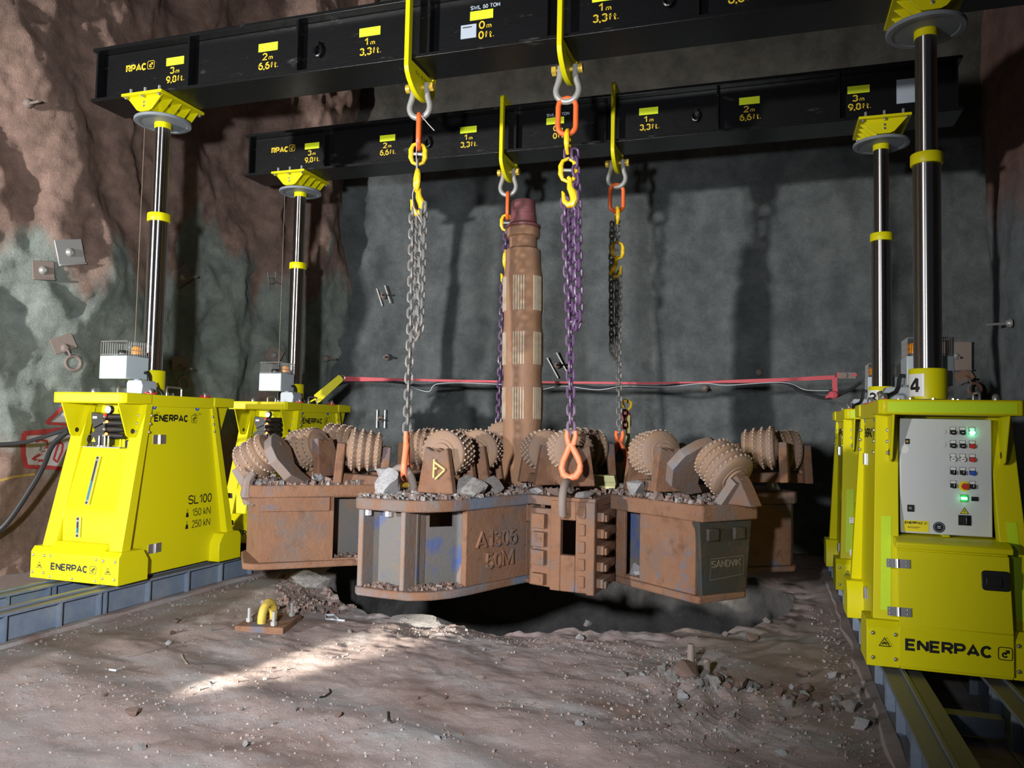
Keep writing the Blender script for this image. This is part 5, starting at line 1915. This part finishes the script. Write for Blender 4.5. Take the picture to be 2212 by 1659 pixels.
# dug-up rubble at the left rim of the pit
pts = []
for k in range(420):
    u, v = RND.uniform(600, 760), RND.uniform(1245, 1320)
    p = on(u, v, z=0.0)
    if (V((p.x, p.y)) - PC).length < pit_r(atan2(p.y - PC.y, p.x - PC.x)) + 0.03: continue
    pts.append((p.x, p.y, ground(p.x, p.y), 0.02 + 0.06 * RND.random() ** 2))
gravel('rubble', 'dark broken rubble heaped on the left rim of the pit', pts, [RUBBLE, ROCKB, RUBBLE], 'rubble')
p = on(925, 1340, z=0.0)
stone((p.x, p.y, ground(p.x, p.y) - 0.02), 0.46, 'g', 'flat pale slab jutting over the pit edge in the torch beam', sq=(1.3, 0.75, 0.2), tilt=0.04)
p = on(690, 1262, z=0.0)
stone((p.x, p.y, ground(p.x, p.y) - 0.05), 0.5, 'g', 'big sloping grey boulder at the left rim of the pit', sq=(1.3, 0.9, 0.5))

# concrete bedding strips along the tracks
for s in (-1, 1):
    mb = MB()
    N = 60
    vs, fs = [], []
    for k in range(N + 1):
        y = -4.5 + 8.5 * k / N
        a = s * (2.84)
        b = s * (2.76 - 0.05 * noise.noise(V((y * 2, s, 0))))
        h = 0.03 + 0.025 * noise.noise(V((y * 3, s, 4)))
        vs += [(a, y, -0.05), (b, y, -0.05), (b + s * 0.02, y, h), (a, y, h)]
    for k in range(N):
        for q in range(4):
            i, j = k * 4 + q, k * 4 + (q + 1) % 4
            fs.append((i, j, j + 4, i + 4) if s > 0 else (j, i, i + 4, j + 4))
    mb.add(vs, fs)
    tag(mb.build('trim_%d' % (1 if s < 0 else 2), FLOORM, smooth=60), kind='structure')

# anchor plate on the floor
p0 = on(575, 1352, z=0.0)
gz = ground(p0.x, p0.y)
AN = empty('floor_anchor', (p0.x, p0.y, gz), radians(14), 'square rusty anchor plate with a yellow lifting eye on the floor', 'anchor plate')
mb = MB()
mb.box(-0.19, 0.19, -0.15, 0.27, -0.03, 0.04)
mb.build('base_plate', RUST, AN, bevel=0.006)
mb = MB()
mb.tube([(0.0 + 0.02 * cos(radians(a)), 0.03 + 0.075 * cos(radians(a)), 0.06 + 0.12 * sin(radians(a))) for a in range(-15, 196, 14)], 0.034, 12, flat=(1, 0, 0))
tag(mb.build('lifting_eye', mat('worn_yellow_paint', (0.50, 0.36, 0.05), 0.6, mixes=[((0.20, 0.13, 0.07), 12, 0.5, 0.65)]), AN), 'worn yellow eye')
for x, y in ((-0.13, -0.02), (0.10, -0.11), (0.13, 0.2), (-0.1, 0.22)):
    mb = MB()
    mb.cyl((x, y, 0.04), (x, y, 0.15), 0.014, n=10)
    mb.cyl((x, y, 0.045), (x, y, 0.075), 0.026, n=6)
    mb.build('bolt', GALV, AN)
# steel stubs in the rubble heap
for (u, v, h, w, lab) in ((1492, 1440, 0.16, 0.024, 'taller steel stub sticking up from the rubble heap'), (1527, 1450, 0.09, 0.022, 'shorter steel stub sticking up from the rubble heap')):
    p = on(u, v, z=0.0)
    mb = MB()
    g = ground(p.x, p.y)
    mb.lathe([(w, g - 0.05), (w, g + h * 0.8), (w * 0.8, g + h)], 10, 0, Matrix.Translation((p.x, p.y, 0)))
    tag(mb.build('steel_stub', DARKST), lab, 'stub')
# off-cuts lying about
for pts_, r, lab, cat, m in (
    ([(838, 1540), (839, 1556), (846, 1567), (852, 1566)], 0.006, 'black bent cable offcut in the middle of the floor', 'cable end', CABLE),
    ([(268, 1417), (300, 1413), (335, 1405), (360, 1396)], 0.006, 'thin dark rod lying on the left of the floor', 'rod', DARKST),
    ([(236, 1447), (250, 1449), (262, 1442)], 0.006, 'short pale twist of wire on the left of the floor', 'wire', WIREW),
    ([(392, 1412), (398, 1422), (404, 1434)], 0.006, 'short dark stick on the floor right of the thin rod', 'stick', DARKST),
    ([(712, 1486), (714, 1493), (703, 1503), (690, 1507)], 0.006, 'black bent cable end in the dust below the torch beam', 'cable end', CABLE),
    ([(963, 1403), (985, 1398), (1008, 1394)], 0.005, 'thin dark rod on the floor right of the torch beam', 'rod', DARKST),
    ([(190, 1350), (230, 1343), (276, 1331)], 0.009, 'dark rod lying beside the left track', 'rod', DARKST),
    ([(745, 1338), (705, 1330), (703, 1322), (722, 1321), (730, 1328)], 0.008, 'pale loop of rope on the pit rim', 'rope', WIREW)):
    q = []
    for u, v in pts_:
        p = on(u, v, z=0.0)
        q.append((p.x, p.y, ground(p.x, p.y) + r))
    mb = MB()
    mb.tube(q, r, 7)
    tag(mb.build(cat.replace(' ', '_'), m), lab, cat)

# ------------------------------------------------------------------ lashing strap, cables and bits behind the head
A0, A1 = on(678, 866, y=2.95), on(737, 816, y=3.15)
T = empty('tie_bar', A0, 0, 'yellow flat bar slanting up behind the far left gantry leg', 'tie bar')
mb = MB(Matrix.Translation(-A0))
d = (A1 - A0)
Mx = fm(A0, d, (0, 0, 1))
L = d.length
mb.prism([(0, -0.05), (0.05, -0.06), (L, -0.045), (L + 0.01, 0), (L, 0.05), (0.05, 0.055)], 'z', -0.02, 0.02, 0, Mx)
mb.tube([A0 + d * 0.12, A0 - V((0.14, 0.05, 0.07))], 0.012, 6)
mb.build('bar', YEL, T, bevel=0.003)
mb = MB(Matrix.Translation(-A0))
mb.tube([(A1.x + 0.035 * cos(a) + 0.02, A1.y, A1.z + 0.035 * sin(a)) for a in [2 * pi * k / 12 for k in range(12)]], 0.009, 8, closed=True)
mb.build('ring', STEEL, T)

ST = empty('lashing_strap', on(745, 820, y=3.17), 0, 'long pink-red lashing strap stretched across behind the boring head', 'strap')
O = ST.location
mb = MB(Matrix.Translation(-O))
sp = [(742, 818, 3.17), (765, 819, 3.18), (860, 820, 3.2), (1000, 823, 3.2), (1200, 826, 3.2), (1400, 828, 3.2), (1500, 826, 3.2), (1620, 823, 3.2), (1700, 820, 3.2), (1803, 815, 3.2)]
hw = [0.03, 0.03, 0.015, 0.014, 0.012, 0.014, 0.008, 0.02, 0.018, 0.022]
P = [on(u, v, y=y) for u, v, y in sp]
vs = []
for q, w in zip(P, hw):
    vs += [q + V((0, -0.003, w)), q + V((0, -0.003, -w)), q + V((0, 0.003, -w)), q + V((0, 0.003, w))]
fs = []
for k in range(len(P) - 1):
    for j in range(4):
        a, b = k * 4 + j, k * 4 + (j + 1) % 4
        fs.append((a, b, b + 4, a + 4))
mb.add(vs, fs)
mb.build('webbing', STRAPM, ST)
mb = MB(Matrix.Translation(-O))
q = [on(1803, 815, y=3.19), on(1804, 838, y=3.18), on(1808, 850, y=3.17)]
for k in range(2):
    a, b = q[k], q[k + 1]
    w = 0.025
    mb.hexa([(a.x - w, a.y, b.z), (a.x + w, a.y, b.z), (a.x + w, a.y + 0.006, b.z), (a.x - w, a.y + 0.006, b.z), (a.x - w, a.y, a.z), (a.x + w, a.y, a.z), (a.x + w, a.y + 0.006, a.z), (a.x - w, a.y + 0.006, a.z)])
c = on(1800, 853, y=3.15)
mb.ball(c, 0.055, 8, 0, (1, 0.5, 0.8))
mb.tube([c, c + V((-0.06, 0, -0.02)), c + V((-0.075, 0, -0.035))], [0.03, 0.02, 0.006], 6)
mb.build('strap_tail', STRAPM, ST, smooth=20)
mb = MB(Matrix.Translation(-O))
a, b = on(1812, 811, y=3.18), on(1848, 811, y=3.18)
mb.box(a.x, b.x, a.y - 0.02, a.y + 0.02, a.z - 0.035, a.z + 0.03, 0)
mb.cyl((a.x + 0.05, a.y - 0.04, a.z), (a.x + 0.05, a.y + 0.04, a.z), 0.03, n=10, mi=0)
mb.box(a.x - 0.02, a.x, a.y - 0.02, a.y + 0.02, a.z - 0.03, a.z + 0.03, 1)
mb.box(b.x - 0.03, b.x + 0.01, a.y - 0.022, a.y + 0.022, a.z - 0.01, a.z + 0.02, 1)
mb.build('ratchet', [DARKST, STRAPM], ST)


def run(name, pts_, r, m, label, cat, n=8):
    q = [on(u, v, y=y) for u, v, y in pts_]
    # smooth by Catmull-Rom
    out = []
    for i in range(len(q) - 1):
        p0, p1, p2, p3 = q[max(i - 1, 0)], q[i], q[i + 1], q[min(i + 2, len(q) - 1)]
        for k in range(8):
            t = k / 8
            out.append(0.5 * ((2 * p1) + (p2 - p0) * t + (2 * p0 - 5 * p1 + 4 * p2 - p3) * t * t + (3 * p1 - p0 - 3 * p2 + p3) * t ** 3))
    out.append(q[-1])
    mb = MB()
    mb.tube(out, r, n)
    return tag(mb.build(name, m), label, cat)


run('cable', [(712, 842, 3.28), (740, 828, 3.25), (780, 822, 3.24), (860, 826, 3.24), (905, 833, 3.24), (950, 830, 3.24), (1000, 826, 3.24), (1180, 829, 3.24), (1250, 834, 3.24), (1300, 838, 3.24), (1360, 834, 3.24), (1420, 836, 3.24), (1510, 826, 3.24), (1600, 826, 3.24), (1690, 826, 3.24), (1740, 850, 3.22), (1790, 860, 3.2), (1830, 845, 3.2), (1860, 826, 3.2)], 0.016, CABLE,
    'black cable bundle sagging below the pink strap', 'cable')
run('wire', [(880, 833, 3.2), (925, 846, 3.2), (952, 828, 3.2), (1090, 831, 3.2), (1150, 844, 3.2), (1215, 834, 3.2), (1290, 842, 3.2), (1350, 834, 3.2), (1430, 836, 3.2), (1520, 828, 3.2), (1570, 832, 3.2), (1690, 826, 3.2), (1740, 842, 3.2), (1790, 844, 3.2)], 0.0045, WIREW, 'thin white wire looping below the black cable bundle', 'wire', 6)
run('hose', [(-60, 962, 0.05), (40, 957, 0.0), (90, 945, -0.05), (140, 929, -0.05), (175, 925, -0.1)], 0.019, CABLE, 'upper black hose running in from the left to the front leg', 'hose')
run('hose', [(-40, 1175, -0.2), (15, 1130, -0.1), (70, 1050, -0.05), (95, 1005, -0.05), (115, 960, -0.1), (150, 930, -0.15)], 0.024, CABLE, 'lower black hose curving down beside the front left leg', 'hose')

# red tensioner with pale webbing behind the right cutters
c = on(1352, 905, y=2.75)
T = empty('strap_tensioner', c, 0, 'deep red tensioner on yellow webbing behind the dotted cutter', 'tensioner')
mb = MB()
mb.prism([(-0.05, -0.10), (0.035, -0.13), (0.055, -0.06), (0.05, 0.05), (0.0, 0.11), (-0.04, 0.10), (-0.055, 0.02)], 'y', -0.04, 0.04)
mb.build('body', REDP, T, bevel=0.008)
mb = MB()
mb.box(0.01, 0.055, -0.055, -0.045, -0.38, 0.04)
mb.build('webbing', STRAPY, T)
mb = MB()
mb.tube([(-0.02, 0, 0.12), (-0.035, 0, 0.17), (-0.02, 0, 0.21), (0.01, 0, 0.20), (0.02, 0, 0.17)], 0.014, 8)
mb.tube([(0.02, 0, 0.10), (0.05, 0, 0.13), (0.055, 0, 0.18), (0.035, 0, 0.19)], 0.016, 8)
mb.build('hook', HOOKY, T)

# ------------------------------------------------------------------ rock bolts and marks on the walls
def bolt_frame(hit, nrm):
    z = nrm.normalized()
    if z.dot(CAM - hit) < 0: z = -z
    x = V((0, 0, 1)).cross(z)
    x.normalize()
    y = z.cross(x)
    return Matrix(((x.x, y.x, z.x, hit.x), (x.y, y.y, z.y, hit.y), (x.z, y.z, z.z, hit.z), (0, 0, 0, 1)))


def rock_bolt(u, v, bv, rot, size, kind, label, rod=0.16, mt=None):
    h, n = wall_hit(u, v, bv)
    if h is None: return
    base = V((1, -0.35, 0)) if bv is BV_L else (V((0, -1, 0)) if bv is BV_B else V((-1, -0.2, 0)))
    if n.dot(base) < 0: n = -n
    n = (base.normalized() * 1.6 + n).normalized()
    F = bolt_frame(h + n * 0.03, n)
    o = empty('rock_bolt', (0, 0, 0), 0, label, 'rock bolt', 'rock bolts in the cavern walls')
    o.matrix_world = F @ Matrix.Rotation(radians(rot), 4, 'Z')
    m = mt or DARKST
    s = size / 2
    if kind == 'plate':
        mb = MB()
        mb.box(-s, s, -s, s, -0.005, 0.02)
        mb.box(-s, s, -s, -s + 0.02, 0.02, 0.05)
        mb.build('bearing_plate', m, o, bevel=0.006)
    elif kind == 'bars':
        mb = MB()
        for x in (-s * 0.45, s * 0.45):
            mb.box(x - 0.011, x + 0.011, -s, s, 0.0, 0.02)
        mb.build('bearing_bars', GALV, o, bevel=0.004)
    if kind == 'ring':
        mb = MB()
        mb.box(-s, s, -s * 0.3, s * 1.2, -0.005, 0.02)
        mb.build('bearing_plate', m, o, bevel=0.006)
        mb = MB()
        mb.tube([(0.07 * cos(a), -s * 1.5 + 0.075 * sin(a), 0.08) for a in [2 * pi * k / 16 for k in range(16)]], 0.018, 8, closed=True)
        mb.tube([(0, -s * 0.1, 0.03), (0, -s * 0.3, 0.1), (0, -s * 0.75, 0.1)], 0.012, 8)
        mb.build('hanging_ring', m, o)
    mb = MB()
    mb.lathe([(0.05, 0.0), (0.05, 0.015), (0.032, 0.045), (0.018, 0.055)], 16)
    mb.build('dome_washer', m if kind != 'plate' else GALV, o)
    if rod:
        mb = MB()
        mb.tube([(0, 0, 0), (0.02, -0.02, rod)], [0.016, 0.014], 8)
        mb.build('bolt', m, o)


RB_ = [(148, 546, BV_L, 14, 0.27, 'plate', 'galvanised square bolt plate on the left wall above the triangle mark', 0.05, GALV),
       (92, 585, BV_L, 5, 0.2, 'plate', 'mud-covered bolt plate half buried left of the galvanised one', 0.0, None),
       (390, 598, BV_L, 38, 0.24, 'plate', 'rusty tilted bolt plate just right of the front left piston', 0.25, None),
       (585, 606, BV_L, 16, 0.26, 'bars', 'bolt crossed by two pale bars left of the far left piston', 0.2, None),
       (140, 752, BV_L, 25, 0.22, 'ring', 'bolt plate with a hanging ring above the front left leg', 0.0, None),
       (590, 768, BV_L, -25, 0.22, 'plate', 'rusty bolt plate above the far left beacon box', 0.06, None),
       (385, 795, BV_L, 0, 0.24, 'ring', 'dark bolt plate with a ring just right of the front left collar', 0.2, None),
       (60, 225, BV_L, 20, 0.1, 'none', 'bare bolt end low on the red wall left of the near beam', 0.3, None),
       (830, 640, BV_B, 20, 0.30, 'bars', 'bolt with thin bars on the wall left of the grey chain', 0.22, None),
       (700, 775, BV_L, 0, 0.1, 'none', 'bare bolt end on the wall above the far left leg', 0.2, None),
       (838, 772, BV_B, 0, 0.1, 'none', 'bare bolt end on the wall left of the grey chain, above the strap', 0.22, None),
       (1205, 790, BV_B, 30, 0.35, 'bars', 'bolt with slanted bars on the wall right of the pipe', 0.25, None),
       (1525, 840, BV_B, 0, 0.12, 'none', 'bolt stub on the dim back wall below the cable', 0.1, None),
       (1640, 805, BV_B, 0, 0.1, 'none', 'dark bolt hole stub on the back wall above the strap', 0.08, None),
       (2190, 698, BV_R, 10, 0.16, 'none', 'threaded bolt sticking out of the right wall', 0.25, GALV),
       (2110, 490, BV_R, 0, 0.1, 'none', 'short bolt end at the crevice of the right wall', 0.12, None),
       (825, 905, BV_B, 0, 0.28, 'bars', 'dark bolt with upright bars left of the orange hook on the wall', 0.2, None),
       (2062, 770, BV_B, 0, 0.36, 'plate', 'grey bolt plate on the wall right of the numbered front leg piston', 0.1, DARKST),
       (2085, 820, BV_B, 30, 0.2, 'ring', 'rusty bolt with hanging ring behind the numbered front leg', 0.15, RUST)]
for a in RB_:
    rock_bolt(*a)


def paint(mb, pts_, w, bv, mi, closed=False, fill=False):
    """a stroke of spray paint lying on the rock"""
    P = []
    m = len(pts_)
    segs = m if closed else m - 1
    Q = []
    for i in range(segs):
        a, b = V(pts_[i]), V(pts_[(i + 1) % m])
        k = max(2, int((b - a).length / 5))
        for j in range(k):
            Q.append(a.lerp(b, j / k))
    if not closed: Q.append(V(pts_[-1]))
    vs = []
    for i, q in enumerate(Q):
        t = (Q[(i + 1) % len(Q)] - Q[i - 1]) if closed else (Q[min(i + 1, len(Q) - 1)] - Q[max(i - 1, 0)])
        t.normalize()
        n = V((-t.y, t.x)) * w / 2
        for e in (q + n, q, q - n):
            h, nn_ = wall_hit(e.x, e.y, bv)
            vs.append(h + (CAM - h).normalized() * 0.012)
    fs = []
    L = len(Q)
    for i in range(L if closed else L - 1):
        j = (i + 1) % L
        for k in (0, 1):
            fs.append((i * 3 + k, i * 3 + k + 1, j * 3 + k + 1, j * 3 + k))
    mb.add(vs, fs, mi)


mb = MB()
vs, fs = [], []
for i in range(17):
    for j in range(11):
        u, v = 56 + 110 * i / 16, 940 + 70 * j / 10
        h, _ = wall_hit(u, v, BV_L)
        vs.append(h + (CAM - h).normalized() * 0.008)
for i in range(16):
    for j in range(10):
        a = i * 11 + j
        fs.append((a, a + 1, a + 12, a + 11))
mb.add(vs, fs, 1)
vs, fs = [], []
for i in range(9):
    for j in range(7):
        t = i / 8
        u, v = 112 + 50 * t, 912 - (912 - 872) * t * (1 - j / 6)
        h, _ = wall_hit(u, v, BV_L)
        vs.append(h + (CAM - h).normalized() * 0.008)
for i in range(8):
    for j in range(6):
        a = i * 7 + j
        fs.append((a, a + 1, a + 8, a + 7))
mb.add(vs, fs, 1)
paint(mb, [(51, 937), (140, 928), (185, 930)], 11, BV_L, 0)
paint(mb, [(52, 936), (50, 980), (57, 1010)], 11, BV_L, 0)
paint(mb, [(56, 1008), (110, 1010), (170, 1018)], 9, BV_L, 0)
paint(mb, [(100, 914), (130, 885), (165, 862)], 8, BV_L, 0)
paint(mb, [(100, 914), (140, 917), (175, 917)], 6, BV_L, 0)
paint(mb, [(77, 955), (88, 950), (101, 953), (102, 965), (90, 980), (70, 991), (82, 995), (94, 995)], 5.5, BV_L, 0)
paint(mb, [(128, 955), (122, 972), (116, 992), (124, 998), (134, 975), (136, 960), (128, 955)], 5, BV_L, 0)
paint(mb, [(150, 962), (142, 980), (146, 990)], 5, BV_L, 0)
paint(mb, [(0, 1038), (30, 1030), (75, 1024)], 5, BV_L, 2)
tag(mb.build('spray_marking', [SPRAYR, SPRAYW, SPRAYY]), 'red-edged white spray marking with a triangle and digits beside the front left leg', 'marking')
